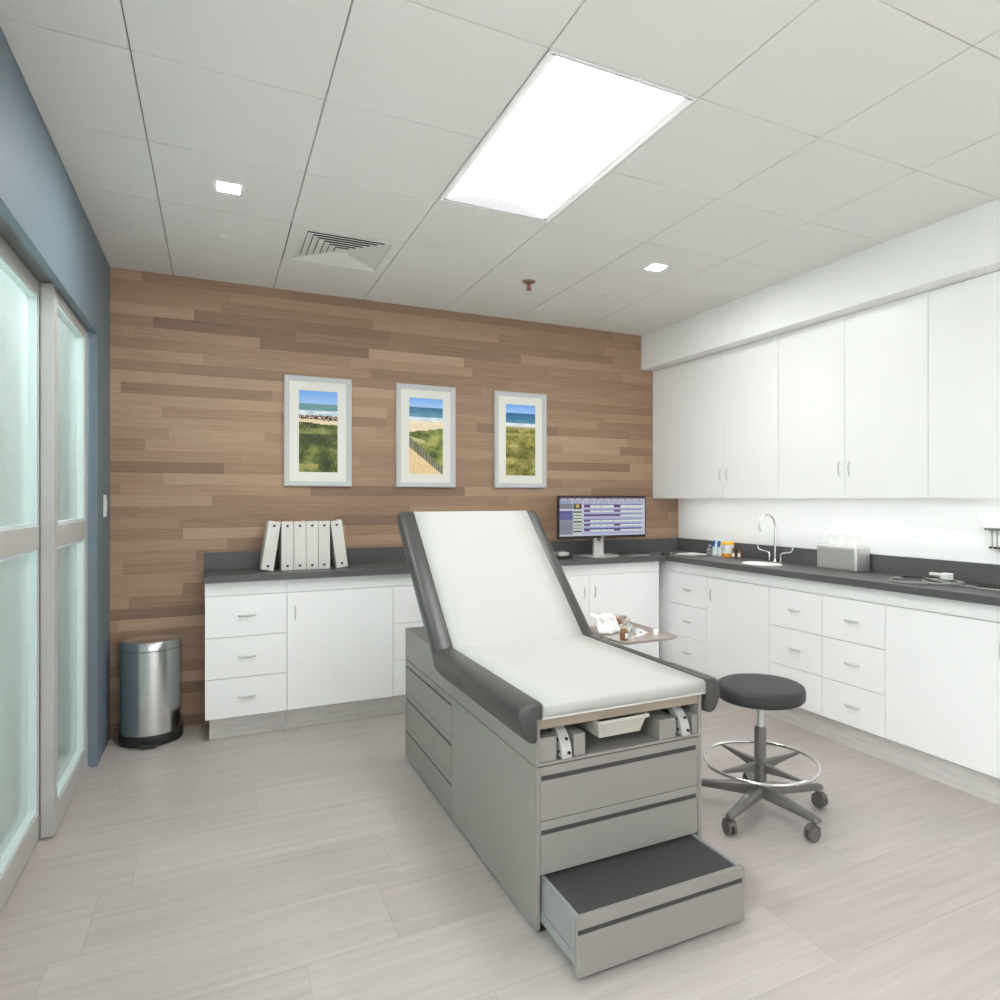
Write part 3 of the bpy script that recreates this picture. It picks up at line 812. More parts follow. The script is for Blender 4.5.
# ------------------------------------------------------------------ bottles by the sink
t = thing('clear_bottle', 'small clear bottle in front of the blue-topped packs by the corner', 'bottle', (3.685, 4.375, ZT))
MB().lathe((3.685, 4.375, ZT), [(.0, .001), (.022, .001), (.023, .006), (.023, .05), (.01, .062), (.01, .075)], 20).build('body', M['clear'], t, smooth=True)
MB().lathe((3.685, 4.375, ZT), [(0, .0755), (.012, .0755), (.012, .092), (0, .092)], 16).build('cap', M['labelgrey'], t, smooth=True)
def tube_pack(x, y, label):
    t = thing('squeeze_tube', label, 'tube', (x, y, ZT), 'blue and white tubes by the wall')
    n = 20; secs = []
    for z, a, b_ in ((.001, .025, .02), (.02, .025, .02), (.07, .026, .015), (.115, .027, .007), (.138, .027, .003)):
        secs.append([(x+b_*math.sin(2*PI*k/n), y+a*math.cos(2*PI*k/n), ZT+z) for k in range(n)])
    MB().loft(secs).build('body', M['aqua'], t, smooth=True)
    # blue print panel, follows the tapered front
    b = MB(); v = []
    for z, o in ((.075, .0155), (.1, .0105), (.125, .0055)):
        v.append([b.bm.verts.new((x-o-.0015, y+s*.014+.002, ZT+z)) for s in (-1, 1)])
    for q in range(2): b.bm.faces.new([v[q][0], v[q][1], v[q+1][1], v[q+1][0]])
    o = b.build('print', M['bluep'], t)
    sm = o.modifiers.new('thick', 'SOLIDIFY'); sm.thickness = .0008
    return t
tube_pack(3.735, 4.365, 'white and blue tube standing next to the clear bottle')
tube_pack(3.74, 4.305, 'white and blue tube standing next to the yellow canister')
t = thing('wipes_canister', 'yellow and white wipes canister on the worktop before the wall', 'canister', (3.735, 4.213, ZT))
cx_, cy_ = 3.735, 4.213
MB().lathe((cx_, cy_, ZT), [(0, .001), (.048, .001), (.05, .004), (.05, .032)], 32).build('base', M['orange'], t, smooth=True)
MB().lathe((cx_, cy_, ZT), [(.0498, .0322), (.0498, .1)], 32).build('label', M['label'], t, smooth=True)
b = MB()
for a0, z, h, wd in ((2.75, .06, .022, .3), (3.3, .082, .005, .35), (3.3, .07, .005, .35), (3.3, .058, .005, .35), (3.3, .046, .005, .35)):
    v0, v1 = [], []
    for q in range(5):
        a = a0+wd*(q/4-.5)+.2; v0.append(b.bm.verts.new((cx_+.0504*math.cos(a), cy_+.0504*math.sin(a), ZT+z))); v1.append(b.bm.verts.new((cx_+.0504*math.cos(a), cy_+.0504*math.sin(a), ZT+z+h)))
    for q in range(4): b.bm.faces.new([v0[q], v0[q+1], v1[q+1], v1[q]])
b.build('label_print', M['labelgrey'], t)
MB().lathe((cx_, cy_, ZT), [(.05, .1002), (.051, .104), (.051, .118), (.047, .123), (.02, .126), (0, .126)], 32).build('lid', M['yellow'], t, smooth=True)
def vial(x, y, z, label, s=1., cap='browndark', body='brown', group='brown vials by the wipes canister', name='medicine_vial'):
    t = thing(name, label, 'vial', (x, y, z), group)
    MB().lathe((x, y, z), [(0, .0008), (.0165*s, .0008), (.018*s, .004*s), (.018*s, .045*s), (.009*s, .056*s), (.009*s, .062*s)], 20).build('body', M[body], t, smooth=True)
    MB().lathe((x, y, z), [(0, .0622*s), (.0115*s, .0622*s), (.0115*s, .078*s), (0, .078*s)], 16).build('cap', M[cap], t, smooth=True)
    b = MB(); n = 14
    v0, v1 = [], []
    for q in range(n+1):
        a = PI*1.06+1.9*(q/n-.5); v0.append(b.bm.verts.new((x+.0184*s*math.cos(a), y+.0184*s*math.sin(a), z+.01*s))); v1.append(b.bm.verts.new((x+.0184*s*math.cos(a), y+.0184*s*math.sin(a), z+.041*s)))
    for q in range(n): b.bm.faces.new([v0[q], v0[q+1], v1[q+1], v1[q]])
    b.build('label_band', M['label'], t); return t
vial(3.72, 4.125, ZT, 'brown vial with white label next to the yellow canister')
vial(3.735, 4.075, ZT, 'brown vial with white label, the one nearer the faucet')

# ------------------------------------------------------------------ towel dispenser
t = thing('towel_dispenser', 'brushed steel paper towel box on the worktop right of the faucet', 'dispenser', (3.72, 3.085, ZT))
b = MB(); b.box(3.65, 3.785, 2.93, 3.245, ZT+.004, 1.195, .012, 4); b.box(3.66, 3.78, 2.94, 3.235, ZT+.0006, ZT+.006)
b.build('casing', M['steel'], t, smooth=True)
b = MB(); b.box(3.646, 3.65, 2.945, 3.232, ZT+.018, 1.178, .0015); b.build('front_plate', M['steel'], t)
b = MB(); sec = []
n = 16
for j, (z, k) in enumerate(((1.194, .4), (1.22, .8), (1.245, 1.2), (1.266, 1.7))):
    row = [(3.705+.006*k*math.sin(q*.7+j*.5)+.003*math.sin(q*2.3), 2.95+.235*q/n, z+.005*math.sin(q*.8)*(j == 3)) for q in range(n+1)]
    sec.append([b.bm.verts.new(p) for p in row])
for A, B in zip(sec, sec[1:]):
    for q in range(n): b.bm.faces.new([A[q], A[q+1], B[q+1], B[q]])
o = b.solo('paper_towel', M['paperwhite'], 'crumpled white paper towel pulled out of the steel dispenser', 'paper towel', (3.712, 3.085, 1.197), smooth=True)
sm = o.modifiers.new('thick', 'SOLIDIFY'); sm.thickness = .0015
so = o.modifiers.new('sub', 'SUBSURF'); so.levels = so.render_levels = 1

# ------------------------------------------------------------------ cords at the right
zc = ZT+.0085
def loop(cx, cy, rx, ry, a0, a1, n=16, z=zc): return [(cx+rx*math.cos(a0+(a1-a0)*k/n), cy+ry*math.sin(a0+(a1-a0)*k/n), z+.003*math.sin(k)) for k in range(n+1)]
pts = loop(3.56, 2.46, .13, .14, 1.2, 6.6)+loop(3.58, 2.32, .10, .10, 1.8, 7.4, z=zc+.009)+[(3.58, 2.20, zc), (3.55, 2.08, zc), (3.57, 1.95, zc), (3.55, 1.75, zc)]
MB().tube(pts, .0055, 8, sub=3).solo('grey_cord', M['cablegrey'], 'thin grey cord lying in loops on the right worktop', 'cord', (3.56, 2.3, ZT), smooth=True)
pts = [(3.70, 2.64, zc), (3.72, 2.55, zc+.004), (3.70, 2.45, zc+.012), (3.72, 2.36, zc+.012), (3.715, 2.27, zc+.008), (3.745, 2.18, zc), (3.765, 2.08, zc), (3.76, 1.95, zc), (3.765, 1.75, zc)]
MB().tube(pts, [.006]*len(pts), 8).solo('black_cord', M['cable'], 'thick black cord lying along the right worktop upstand', 'cord', (3.71, 2.2, ZT), smooth=True)
pts = loop(3.675, 2.12, .045, .07, 0, 6.0, z=zc)+[(3.67, 2.0, zc), (3.68, 1.8, zc)]
MB().tube(pts, .0055, 8, sub=3).solo('coiled_cord', M['cable'], 'black coiled cord at the far right end of the worktop', 'cord', (3.7, 2.1, ZT), smooth=True)
t = thing('probe_connector', 'white square connector with grey sleeve lying among the cords', 'connector', (3.66, 2.36, ZT))
MB().box(3.63, 3.675, 2.322, 2.372, ZT+.0215, ZT+.058, .004).build('block', M['label'], t)
MB().cyl((3.66, 2.3725, ZT+.04), (3.70, 2.47, ZT+.038), .013).build('sleeve', M['handle'], t, smooth=True)

# ------------------------------------------------------------------ waste bin
t = thing('waste_bin', 'half-round stainless steel pedal bin in the corner by wood wall', 'bin', (-.36, 4.80, 0))
def dshape(gx, z, bx=-.361, by=4.83):
    rx, ry = .166+gx, .155+gx; P = []
    for k in range(29):
        a = PI+PI*k/28; P.append((bx+rx*math.cos(a), by+ry*math.sin(a), z))
    bk = 4.945+gx*.3; rr = .025
    P += [(bx+rx, bk-rr, z), (bx+rx-rr*.3, bk-rr*.3, z), (bx+rx-rr, bk, z), (bx-rx+rr, bk, z), (bx-rx+rr*.3, bk-rr*.3, z), (bx-rx, bk-rr, z)]
    return P
MB().loft([dshape(0, .0655), dshape(0, .572)]).build('body', M['binsteel'], t, smooth=True)
MB().loft([dshape(.006, .002), dshape(.008, .01), dshape(.008, .055), dshape(.004, .0653)]).build('base', M['black'], t, smooth=True)
def lid_sec(g, z): 
    return dshape(g, z)
MB().loft([lid_sec(0, .576), lid_sec(0, .622), lid_sec(-.004, .628), lid_sec(-.014, .632), lid_sec(-.06, .638), lid_sec(-.11, .641)]).build('lid', M['binsteel'], t, smooth=True, angle=50)
MB().box(-.41, -.315, 4.625, 4.672, .012, .026, .005).build('pedal', M['black'], t)

# ------------------------------------------------------------------ exam table
TX0, TX1, TY0, TY1 = .982, 1.695, 2.06, 3.81
t = exam = thing('exam_table', 'grey medical examination table with raised backrest in the middle of the room', 'exam table', ((TX0+TX1)/2, (TY0+TY1)/2, 0))
c = MB(); zb, zs = .02, .5795
c.box(TX0, TX0+.016, TY0, 2.9685, zb, zs, .001)                    # plain left front panel
c.box(TX0+.016, TX0+.03, 2.97, TY1-.016, zb, zs)                   # drawer bay liner
c.box(TX1-.016, TX1, TY0, TY1, zb, zs, .001)                       # right side
c.box(TX0+.0, TX1-.016, TY1-.014, TY1, zb, zs, .001)               # rear
c.box(TX0+.016, TX1-.016, TY0+.022, TY1-.016, .57, zs)             # top deck
c.box(TX0+.031, TX1-.017, 2.5, TY1-.016, zb, .04)                  # bottom deck
c.box(TX0+.031, TX1-.017, 2.66, 2.676, .04, .57)                   # inner partition
c.build('cabinet_body', M['panel'], t)
# upper box (above the seam) with the open front bay
u = MB(); z0, z1 = .583, .746
u.box(TX0, TX0+.016, TY0, 3.08, z0, z1, .001); u.box(TX1-.016, TX1, TY0, 3.08, z0, z1, .001)
u.box(TX0, TX1, 3.082, TY1, z0, .757, .002)
u.box(TX0+.016, TX1-.016, TY0, 3.08, z0, z0+.010)
u.box(TX0+.016, TX1-.016, 2.62, 2.64, z0+.01, .70)
u.build('upper_box', M['panel'], t)
MB().box(TX0+.0165, TX1-.0165, TY0+.004, 3.075, .709, .7455).build('seat_board', M['beige_wood'], t)
for x0, x1, tp in ((TX0+.017, 1.063, .678), (1.131, 1.178, .672), (1.498, 1.575, .668), (1.652, TX1-.017, .668)):
    MB().box(x0, x1, TY0+.003, 2.6, z0+.0105, tp, .002).build('housing_block', M['panel'], t)
for sx, lab in ((1.098, 'l'), (1.613, 'r')):
    s = MB(); n = 12
    outer = [(2.50, .703)]; inner = [(2.50, .680)]
    for k in range(n+1):
        a = PI/2*k/n; outer.append((2.165-.118*math.sin(a), .597+.106*math.cos(a)))
    for k in range(n+1):
        a = PI/2*k/n; inner.append((2.165-.062*math.sin(a), .600+.08*math.cos(a)))
    s.prism(outer+inner[::-1], 'X', sx-.020, sx+.020)
    o = s.build('stirrup_arm', M['stirrup'], t, bevel=.004)
    for y, z in ((2.063, .655), (2.052, .617)):
        MB().cyl((sx-.0212, y+.022, z), (sx+.0212, y+.022, z), .006, n=12).build('bolt', M['black'], o, smooth=True)
    for z, yy in ((.662, 2.066), (.619, 2.046)):
        MB().cyl((sx+.004, yy, z), (sx+.004, yy-.006, z-.001), .0055, n=12).build('pin_hole', M['black'], o, smooth=True)
    MB().box(sx-.03, sx+.031, 2.32, 2.36, z0+.0105, .60).build('pivot', M['dark'], t)
p = MB()
def rect(x0, x1, y0, y1, z): return [(x0, y0, z), (x1, y0, z), (x1, y1, z), (x0, y1, z)]
p.loft([rect(1.237, 1.413, 2.067, 2.45, .640), rect(1.226, 1.428, 2.052, 2.47, .693), rect(1.220, 1.440, 2.044, 2.475, .694), rect(1.220, 1.440, 2.044, 2.475, .7075), rect(1.226, 1.432, 2.05, 2.47, .7075), rect(1.240, 1.410, 2.07, 2.45, .645)])
p.build('drain_pan', M['cream'], t, bevel=.002)
# drawers
def drawer_front(par, z0, z1, strip, face, lo, hi, axis, name='drawer'):
    """front made of lip, recessed dark grip strip and lower panel"""
    s0, s1 = strip; d = MB(); th = .018
    def bx(mb, u0, u1, a, b_, z0, z1, bev=0.):
        return mb.box(u0, u1, a, b_, z0, z1, bev) if axis == 'Y' else mb.box(a, b_, u0, u1, z0, z1, bev)
    bx(d, lo, hi, face, face+th, s1, z1, .0012); bx(d, lo, hi, face, face+th, z0, s0, .0012)
    bx(d, hi-.008, hi, face, face+th, s0-.001, s1+.001); bx(d, lo, lo+.003, face, face+th, s0-.001, s1+.001)
    bx(d, lo+.003, hi-.008, face+.0125, face+th, s0-.0005, s1+.0005)
    o = d.build(name, M['panel'], par)
    k = MB(); bx(k, lo+.0032, hi-.0082, face+.005, face+.0124, s0+.0002, s1-.0002); k.build('grip_strip', M['dark'], o)
    return o
FX0, FX1 = TX0+.0175, TX1-.0175
drawer_front(t, .393, .5785, (.530, .5475), TY0+.001, FX0, FX1, 'Y')
drawer_front(t, .208, .3905, (.343, .3605), TY0+.001, FX0, FX1, 'Y')
for (z0, z1, s) in ((.393, .5785, .541), (.208, .3905, .355), (.022, .2055, .169)):
    drawer_front(t, z0, z1, (s-.006, s+.007), TX0, 2.971, TY1-.0145, 'X')
YO = 1.802
st = drawer_front(t, .019, .2055, (.150, .1665), YO, FX0, FX1-.004, 'Y', 'step_drawer')
b = MB(); b.box(FX0+.006, FX0+.018, YO+.0185, 2.46, .085, .2035, .001); b.box(FX1-.022, FX1-.010, YO+.0185, 2.46, .085, .2035, .001)
b.box(FX0+.0185, FX1-.0225, 2.44, 2.46, .085, .19)
b.build('drawer_side', M['panel_in'], st)
for xa, xb in ((FX0+.002, FX0+.017), (FX1-.021, FX1-.006)): MB().box(xa, xb, YO+.0185, 2.4, .048, .083, .001).build('runner', M['panel_in'], st)
MB().box(FX0+.019, FX1-.023, YO+.019, 2.439, .186, .197, .001).build('tread_mat', M['mat'], st)
for x in (TX0+.03, TX1-.05):
    for y in (TY0+.025, TY1-.06):
        MB().box(x-.012, x+.03, y, y+.03, .0004, .0197).build('foot', M['black'], t)
# upholstery
ZS = .800; YJt, AL = 3.0, math.radians(42.2); ca, sa = math.cos(AL), math.sin(AL); BL = .945; MT = math.tan(AL/2)
PX0, PX1 = .999, 1.699
def seat_pt(x, y, o): return (x, y, ZS-o)
def back_pt(x, s, o): return (x, YJt+s*ca+o*sa, ZS+s*sa-o*ca)
c = MB(); secs = []
for x in (PX0, PX1):
    P = []; r = .016
    for k in range(6):
        a = PI/2*k/5; P.append((2.042+r-r*math.cos(a), ZS-.003-r+r*math.sin(a)))
    P.append((YJt+.003*MT, ZS-.003)); P.append((YJt+.052*MT, ZS-.052)); P.append((2.042, ZS-.052))
    secs.append([(x, y, z) for y, z in P])
c.loft(secs); seat = c.build('seat_cushion', M['pad'], t, smooth=True)
c = MB(); secs = []
for x in (PX0, PX1):
    P = [back_pt(x, -.003*MT+.0006, .003)]; r = .016
    for k in range(6):
        a = PI/2*k/5; s_ = BL-r+r*math.sin(a); P.append(back_pt(x, s_, .003+r-r*math.cos(a)))
    P += [back_pt(x, BL, .06), back_pt(x, -.06*MT+.0006, .06)]
    secs.append(P)
c.loft(secs); back = c.build('backrest', M['pad'], t, smooth=True)
# bolster sections: (distance outward from the paper edge, depth)
def bol_sec(side):
    sec = [(.0, -.003), (.02, -.005), (.05, -.003), (.07, .003), (.081, .010), (.087, .019), (.089, .032), (.088, .055), (.081, .080), (.068, .104), (.053, .122), (.038, .129), (.024, .129), (.0195, .122), (.0195, .046), (.0, .044)]
    if side > 0: return [(PX1+.001+(0 if u < .0196 else u*.78), o) for u, o in sec if (u, o) not in ((.02, -.005), (.0195, .046), (.0, .044))]
    return [(PX0-.001-u, o) for u, o in sec]
def sweep(sec, fn, start, end, r=.022, r_end=True, r_start=True):
    cxm = sum(p[0] for p in sec)/len(sec); om = sum(p[1] for p in sec)/len(sec)
    stations = []
    K = 5
    def scl(f): return [(cxm+(p[0]-cxm)*f, om+(p[1]-om)*f) for p in sec]
    def ring(pos, f):
        q = scl(f); return [fn(p[0], pos(p[1]), p[1]) for p in q]
    out = []
    if r_start:
        for k in range(K):
            a = PI/2*k/K; out.append(ring(lambda o, a=a: start(o)+r*(1-math.sin(a)), .62+.38*math.sin(PI/2*(k/K)**.5)))
        out.append(ring(lambda o: start(o)+r, 1)) if False else None
    else: out.append(ring(start, 1))
    n = 8
    for k in range(1, n):
        out.append([fn(p[0], (start(p[1])+(r if r_start else 0))*(1-k/n)+(end(p[1])-(r if r_end else 0))*k/n, p[1]) for p in sec])
    if r_end:
        for k in range(K, -1, -1):
            a = PI/2*k/K; out.append(ring(lambda o, a=a: end(o)-r*(math.sin(a)), .62+.38*math.sin(PI/2*(k/K)**.5)))
    else: out.append(ring(end, 1))
    return out
def bolster(side, par, which):
    sec = bol_sec(side); b = MB()
    if which == 'seat':
        # front end with a rounded nose
        cxm = sum(p[0] for p in sec)/len(sec); om = sum(p[1] for p in sec)/len(sec); out = []
        for dy, f in ((0, .86), (.002, .91), (.006, .96), (.012, .99), (.020, 1.)):
            out.append([seat_pt(cxm+(p[0]-cxm)*f, 2.036+dy, om+(p[1]-om)*f) for p in sec])
        for k in range(1, 9):
            out.append([seat_pt(p[0], 2.07+(YJt+p[1]*MT-.0006-2.07)*k/8, p[1]) for p in sec])
        b.loft(out)
    else:
        sec2 = [(p[0], min(p[1], .105) if p[1] > 0 else p[1]) for p in sec]
        out = []
        for k in range(0, 9):
            out.append([back_pt(p[0], -p[1]*MT+.0006+(BL-.03+p[1]*MT)*k/8, p[1]) for p in sec2])
        cxm = sum(p[0] for p in sec2)/len(sec2); om = sum(p[1] for p in sec2)/len(sec2)
        for ds, f in ((.012, .99), (.022, .955), (.029, .88), (.032, .78)):
            out.append([back_pt(cxm+(p[0]-cxm)*f, BL-.03+ds, om+(p[1]-om)*f) for p in sec2])
        b.loft(out)
    return b.build('bolster', M['vinyl'], par, smooth=True, angle=60)
for sd in (-1, 1): bolster(sd, seat, 'seat'); bolster(sd, back, 'back')
# backrest board and prop behind
c = MB(); c.loft([[back_pt(x, .02, .062), back_pt(x, BL-.03, .062), back_pt(x, BL-.03, .078), back_pt(x, .02, .078)] for x in (PX0+.02, PX1-.02)]); c.build('back_board', M['panel'], t)
a, b_ = back_pt(1.347, .5, .08), (1.347, 3.72, .758)
MB().box(1.30, 1.394, 3.66, 3.76, .7575, .775).cyl((1.347, 3.71, .77), (1.347, a[1]+.01, a[2]-.004), .018).build('back_prop', M['handle'], t, smooth=True)
# exam paper over seat and back, one sheet with a soft fold
prof = []
e = .0012
prof.append((2.0395, ZS-.0435)); r = .013
for k in range(7):
    a = PI/2*k/6; prof.append((2.0395+r-r*math.cos(a), ZS-r+r*math.sin(a)+e-.0012))
prof.append((2.5, ZS+.0004)); prof.append((2.96, ZS+.0006))
for s_ in (.0, .03, .3, .6, BL-.02):
    p_ = back_pt(0, s_, -.0004); prof.append((p_[1], p_[2]))
for k in range(1, 6):
    a = PI/2*k/5; p_ = back_pt(0, BL-.0165+.0195*math.sin(a), .0190-.0194*math.cos(a)); prof.append((p_[1], p_[2]))
p_ = back_pt(0, BL+.003, .05); prof.append((p_[1], p_[2]))
b = MB(); rows_ = []
for y, z in prof: rows_.append([b.bm.verts.new((PX0+.0005+(PX1-PX0-.001)*q/6, y, z)) for q in range(7)])
for A, B in zip(rows_, rows_[1:]):
    for q in range(6): b.bm.faces.new([A[q], A[q+1], B[q+1], B[q]])
o = b.solo('exam_paper', M['paper'], 'long white paper sheet covering the exam table seat and backrest', 'paper sheet', (1.35, 2.9, ZS), smooth=True, angle=25)
sm = o.modifiers.new('thick', 'SOLIDIFY'); sm.thickness = .0012; sm.offset = 0

# ------------------------------------------------------------------ stool
SC = (2.343, 2.416)
t = thing('stool', 'round charcoal rolling stool with chrome foot ring beside the exam table', 'stool', (*SC, 0))
x, y = SC
MB().lathe((x, y, 0), [(0, .545), (.18, .545), (.195, .549), (.203, .558), (.205, .572), (.204, .598), (.200, .609), (.190, .6155), (.178, .618), (.12, .620), (0, .6205)], 56).build('seat', M['vinyl_seat'], t, smooth=True, angle=60)
MB().lathe((x, y, 0), [(0, .515), (.05, .515), (.09, .53), (.09, .5445), (0, .5445)], 28).build('seat_plate', M['black'], t, smooth=True)
MB().cyl((x+.02, y-.05, .528), (x+.05, y-.10, .53), .008).cyl((x+.05, y-.10, .53), (x+.065, y-.125, .53), .013).build('height_lever', M['black'], t, smooth=True)
MB().cyl((x, y, .41), (x, y, .5145), .0155).build('gas_stem', M['handle'], t, smooth=True)
MB().lathe((x, y, 0), [(.03, .13), (.03, .2), (.0275, .21), (.0275, .4), (.024, .412), (0, .412)], 28).build('column', M['darkplastic'], t, smooth=True)
n = 64
o = MB().tube([(x+.265*math.cos(2*PI*k/n), y+.265*math.sin(2*PI*k/n), .243) for k in range(n)], .0085, 10, closed=True).build('foot_ring', M['chrome'], t, smooth=True)
for k in range(4):
    a = PI/2*k+.03; c_, s_ = math.cos(a), math.sin(a); b = MB()
    sec = []
    for r, wd, z0, z1 in ((.026, .018, .20, .245), (.12, .012, .217, .243), (.261, .006, .234, .244)):
        sec.append([(x+c_*r-s_*w_, y+s_*r+c_*w_, z) for w_, z in ((-wd, z0), (wd, z0), (wd, z1), (-wd, z1))])
    b.loft(sec).build('spoke', M['darkplastic'], o, bevel=.003)
MB().box(x-.05, x-.024, y-.05, y-.015, .15, .25, .004).build('ring_clamp', M['darkplastic'], t)
hub = MB().lathe((x, y, 0), [(0, .088), (.045, .088), (.052, .1), (.048, .13), (.03, .145), (0, .145)], 28).build('hub', M['darkplastic'], t, smooth=True)
for k in range(5):
    a = math.radians(202+72*k); c_, s_ = math.cos(a), math.sin(a); sec = []
    for r, w_, z0, z1 in ((.03, .03, .085, .138), (.16, .026, .085, .125), (.27, .021, .083, .112), (.318, .02, .082, .107), (.332, .014, .084, .102)):
        P = []
        for w2, z in ((-w_, z0), (w_, z0), (w_, z0+(z1-z0)*.6), (w_*.55, z1), (-w_*.55, z1), (-w_, z0+(z1-z0)*.6)):
            P.append((x+c_*r-s_*w2, y+s_*r+c_*w2, z))
        sec.append(P)
    leg = MB().loft(sec).build('leg', M['darkplastic'], t, bevel=.004)
    cx_, cy_ = x+c_*.305, y+s_*.305
    ra = a+1.0+k*.5; dx, dy = math.cos(ra), math.sin(ra)            # rolling direction of the caster
    ox, oy = cx_-dx*.014, cy_-dy*.014
    cs = MB(); cs.cyl((cx_, cy_, .06), (cx_, cy_, .0815), .009)
    for s2 in (-1, 1):
        p0 = (ox-dy*s2*.006, oy+dx*s2*.006, .034); p1 = (ox-dy*s2*.019, oy+dx*s2*.019, .034)
        cs.cyl(p0, p1, .0335, n=28)
        cs.cyl(p1, (ox-dy*s2*.021, oy+dx*s2*.021, .034), .027, .02, n=24)
    # hood over the wheels
    hs = []
    for k2 in range(9):
        an = math.radians(25+k2*15); hs.append([(ox+dx*rr*math.cos(an)-dy*w2, oy+dy*rr*math.cos(an)+dx*w2, .034+rr*math.sin(an)) for rr, w2 in ((.0355, -.0175), (.0385, -.0175), (.0385, .0175), (.0355, .0175))])
    cs.loft(hs); cs.build('caster', M['wheel'], leg, smooth=True)

# ------------------------------------------------------------------ instrument stand and tray
TX, TXe, TYa, TYb, TZ = 1.777, 2.128, 2.75, 3.26, .80
t = thing('instrument_stand', 'steel instrument tray on a post stand behind the exam table', 'tray stand', (1.93, 3.1, 0))
b = MB(); rim = .014
def rr_(x0, x1, y0, y1, z, r=.03):
    P = []
    for cx_, cy_, a0 in ((x1-r, y1-r, 0), (x0+r, y1-r, PI/2), (x0+r, y0+r, PI), (x1-r, y0+r, 3*PI/2)):
        for k in range(6): a = a0+PI/2*k/5; P.append((cx_+r*math.cos(a), cy_+r*math.sin(a), z))
    return P
b.loft([rr_(TX, TXe, TYa, TYb, TZ-.002), rr_(TX, TXe, TYa, TYb, TZ+.001), rr_(TX+.02, TXe-.02, TYa+.02, TYb-.02, TZ-.014), rr_(TX+.024, TXe-.024, TYa+.024, TYb-.024, TZ-.0145)], cap=False)
f0 = [b.bm.verts.new(p) for p in rr_(TX+.024, TXe-.024, TYa+.024, TYb-.024, TZ-.0145)]; b.bm.faces.new(f0)
b.loft([rr_(TX, TXe, TYa, TYb, TZ-.002), rr_(TX+.018, TXe-.018, TYa+.018, TYb-.018, TZ-.017)], cap=False)
b.bm.faces.new([b.bm.verts.new(p) for p in rr_(TX+.018, TXe-.018, TYa+.018, TYb-.018, TZ-.017)])
b.build('tray', M['traysteel'], t, smooth=True, angle=30)
MB().box(TX+.03, TXe-.03, 2.99, 3.03, TZ-.026, TZ-.0175).cyl((1.86, 3.01, .45), (1.86, 3.01, TZ-.026), .009).build('upper_post', M['chrome'], t, smooth=True)
MB().cyl((1.86, 3.01, .03), (1.86, 3.01, .45), .0125).build('lower_post', M['chrome'], t, smooth=True)
MB().cyl((1.86, 3.01, .44), (1.86, 3.01, .47), .018).build('collar', M['darkplastic'], t, smooth=True)
b = MB(); b.tube([(1.76, 3.35, .04), (1.86, 3.35, .04), (1.86, 3.01, .04), (1.86, 2.80, .04), (1.76, 2.80, .04)], .012); b.build('base', M['chrome'], t, smooth=True)
for px, py in ((1.76, 3.35), (1.76, 2.80), (1.86, 3.35), (1.86, 2.80)):
    MB().cyl((px-.008, py, .0145), (px+.008, py, .0145), .014).build('wheel', M['wheel'], t, smooth=True)
TF = TZ-.0140
t = thing('steel_bowl', 'round steel bowl on the tray half hidden by the white cloth', 'bowl', (1.995, 3.165, TF))
MB().lathe((1.995, 3.165, TF), [(0, .001), (.045, .001), (.06, .03), (.066, .056), (.070, .058), (.070, .06), (.0645, .059), (.057, .032), (.043, .004), (0, .004)], 36).build('bowl', M['traysteel'], t, smooth=True)
# draped cloth
b = MB(); n, m_ = 22, 12; gv = []
for j in range(m_+1):
    row = []
    for i in range(n+1):
        u, v = i/n, j/m_
        yy = 3.045-.04*(1-v)**2+.016*math.sin(u*9+v*2)*(1-v*.4)+.008*math.sin(u*23+v*5)
        zz = TF+.007+.085*v**.8+.006*math.sin(u*7+2)*v+(.012*max(0, 1-abs(u-.2)/.3))*v
        xx = 1.802+.128*u+.008*math.sin(v*4)*(1-u)-.006*v
        if v > .86: yy += .05*(v-.86)/.14
        row.append(b.bm.verts.new((xx, yy, zz)))
    gv.append(row)
for A, B in zip(gv, gv[1:]):
    for i in range(n): b.bm.faces.new([A[i], A[i+1], B[i+1], B[i]])
o = b.solo('gauze_cloth', M['paperwhite'], 'crumpled white cloth on the tray next to the brown bottle', 'cloth', (1.88, 3.04, TF), smooth=True, angle=180)
sm = o.modifiers.new('thick', 'SOLIDIFY'); sm.thickness = .002
def tray_bottle(x, y, s, body, cap, label, group, name='medicine_bottle', h=.72):
    t = thing(name, label, 'bottle', (x, y, TF), group); z = TF+.0006
    MB().lathe((x, y, z), [(0, 0), (.0155*s, 0), (.017*s, .003*h), (.017*s, .055*h), (.008*s, .068*h), (.008*s, .074*h)], 20).build('body', M[body], t, smooth=True)
    MB().lathe((x, y, z), [(0, .0742*h), (.0105*s, .0742*h), (.0105*s, .088*h), (0, .088*h)], 16).build('cap', M[cap], t, smooth=True)
    b = MB(); v0, v1 = [], []; nn = 12
    for q in range(nn+1):
        a = -PI/2-.35+1.5*(q/nn-.5)+.9; v0.append(b.bm.verts.new((x+.0174*s*math.cos(a), y+.0174*s*math.sin(a), z+.012*h))); v1.append(b.bm.verts.new((x+.0174*s*math.cos(a), y+.0174*s*math.sin(a), z+.046*h)))
    for q in range(nn): b.bm.faces.new([v0[q], v0[q+1], v1[q+1], v1[q]])
    b.build('label_band', M['label'], t); return t
tray_bottle(1.862, 2.868, 1.22, 'brown', 'tan', 'brown glass bottle with white label at the front edge of the tray', 'bottles on the tray', h=.75)
tray_bottle(1.962, 3.075, 1.15, 'brown', 'tan', 'brown glass bottle standing between the white cloth and the steel bowl', 'bottles on the tray', h=.85)
tray_bottle(1.968, 2.995, .9, 'clear', 'tan', 'clear glass vial on the tray, the nearer of the two clear ones', 'clear vials on the tray', 'glass_vial', h=.8)
tray_bottle(2.006, 3.04, .95, 'clear', 'handle', 'clear glass vial on the tray right behind the nearer clear one', 'clear vials on the tray', 'glass_vial', h=.8)
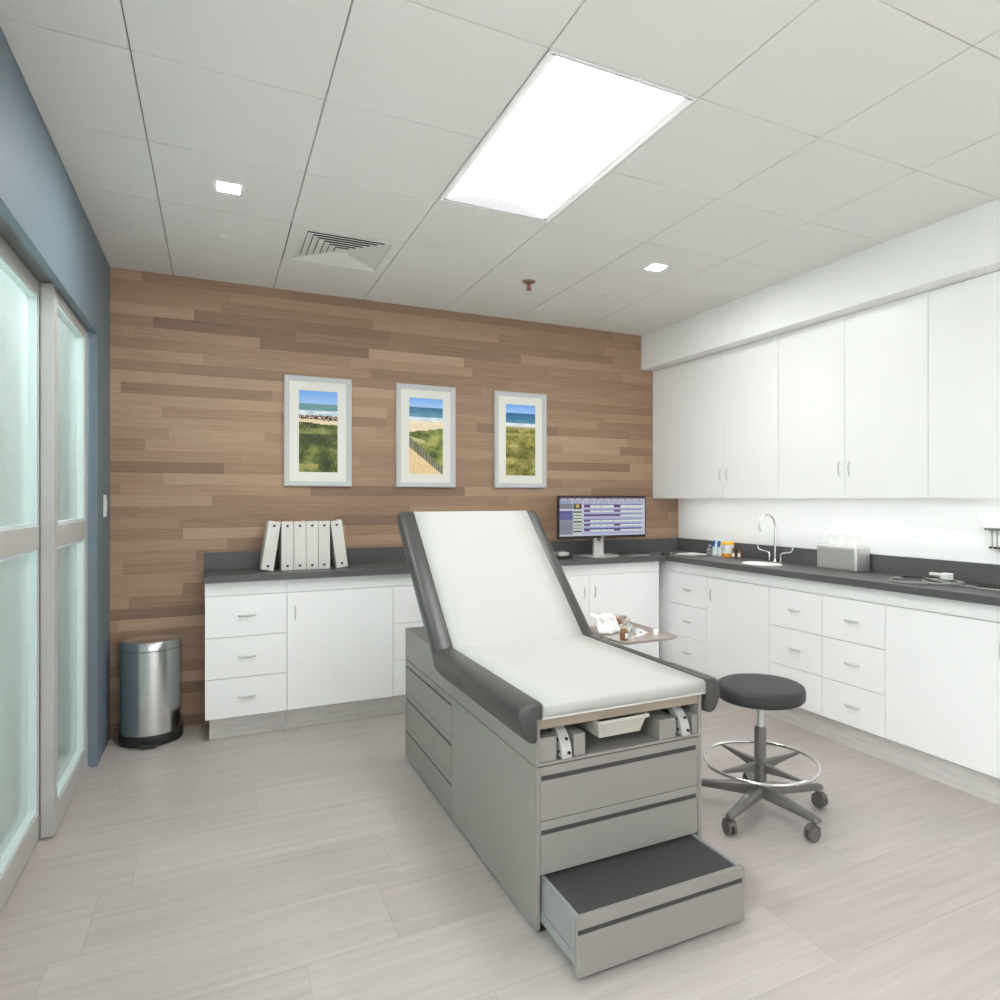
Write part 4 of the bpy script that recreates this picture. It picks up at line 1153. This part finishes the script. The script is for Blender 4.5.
def syringe(p0, p1, label):
    p0, p1 = Vector(p0), Vector(p1); d = (p1-p0).normalized(); L = (p1-p0).length
    t = thing('syringe', label, 'syringe', tuple(p0), 'syringes on the tray')
    MB().cyl(p0+d*L*.3, p0+d*L*.8, .008).build('barrel', M['label'], t, smooth=True)
    MB().cyl(p0+d*.004, p0+d*L*.299, .0028).cyl(p0, p0+d*.004, .008).build('plunger', M['paperwhite'], t, smooth=True)
    MB().cyl(p0+d*L*.801, p1, .003).build('cap', M['orangecap'], t, smooth=True)
syringe((1.91, 2.86, TF+.0085), (2.025, 2.905, TF+.0085), 'white syringe with orange tip lying at the front of the tray')
syringe((2.045, 3.0, TF+.0085), (2.025, 2.88, TF+.0085), 'white syringe with orange tip lying further right on the tray')
for x, y, lab in ((2.005, 2.955, 'small white plastic cup lying on the tray near the clear vials'), (2.075, 2.89, 'small white plastic cup on the tray nearest its right corner')):
    t = thing('plastic_cup', lab, 'cup', (x, y, TF), 'small cups on the tray')
    MB().lathe((x, y, TF), [(0, .001), (.013, .001), (.015, .026), (.017, .027), (.013, .0255), (.0115, .004), (0, .004)], 20).build('cup', M['clear' if 0 else 'label'], t, smooth=True)

# ------------------------------------------------------------------ world, camera, view
wd = bpy.data.worlds.new('world'); S.world = wd; wd.use_nodes = True
wd.node_tree.nodes['Background'].inputs[0].default_value = (.965, .975, 1, 1); wd.node_tree.nodes['Background'].inputs[1].default_value = 1.05
cam = bpy.data.cameras.new('camera'); co = bpy.data.objects.new('camera', cam); COL.objects.link(co)
co.location = (0, 0, 1.5); co.rotation_euler = (PI/2, 0, -.45667)
cam.sensor_width = 36; cam.lens = 667.8/1000*36; cam.shift_x = -.04384; cam.shift_y = -.00084; cam.clip_start = .02
S.camera = co
S.view_settings.view_transform = 'Standard'; S.view_settings.look = 'None'; S.view_settings.gamma = 1; S.view_settings.use_curve_mapping = False
S.view_settings.exposure = 1.78
S.cycles.max_bounces = 14; S.cycles.diffuse_bounces = 12; S.cycles.sample_clamp_indirect = 6
for o in S.objects:
    if '_o' in o: del o['_o']
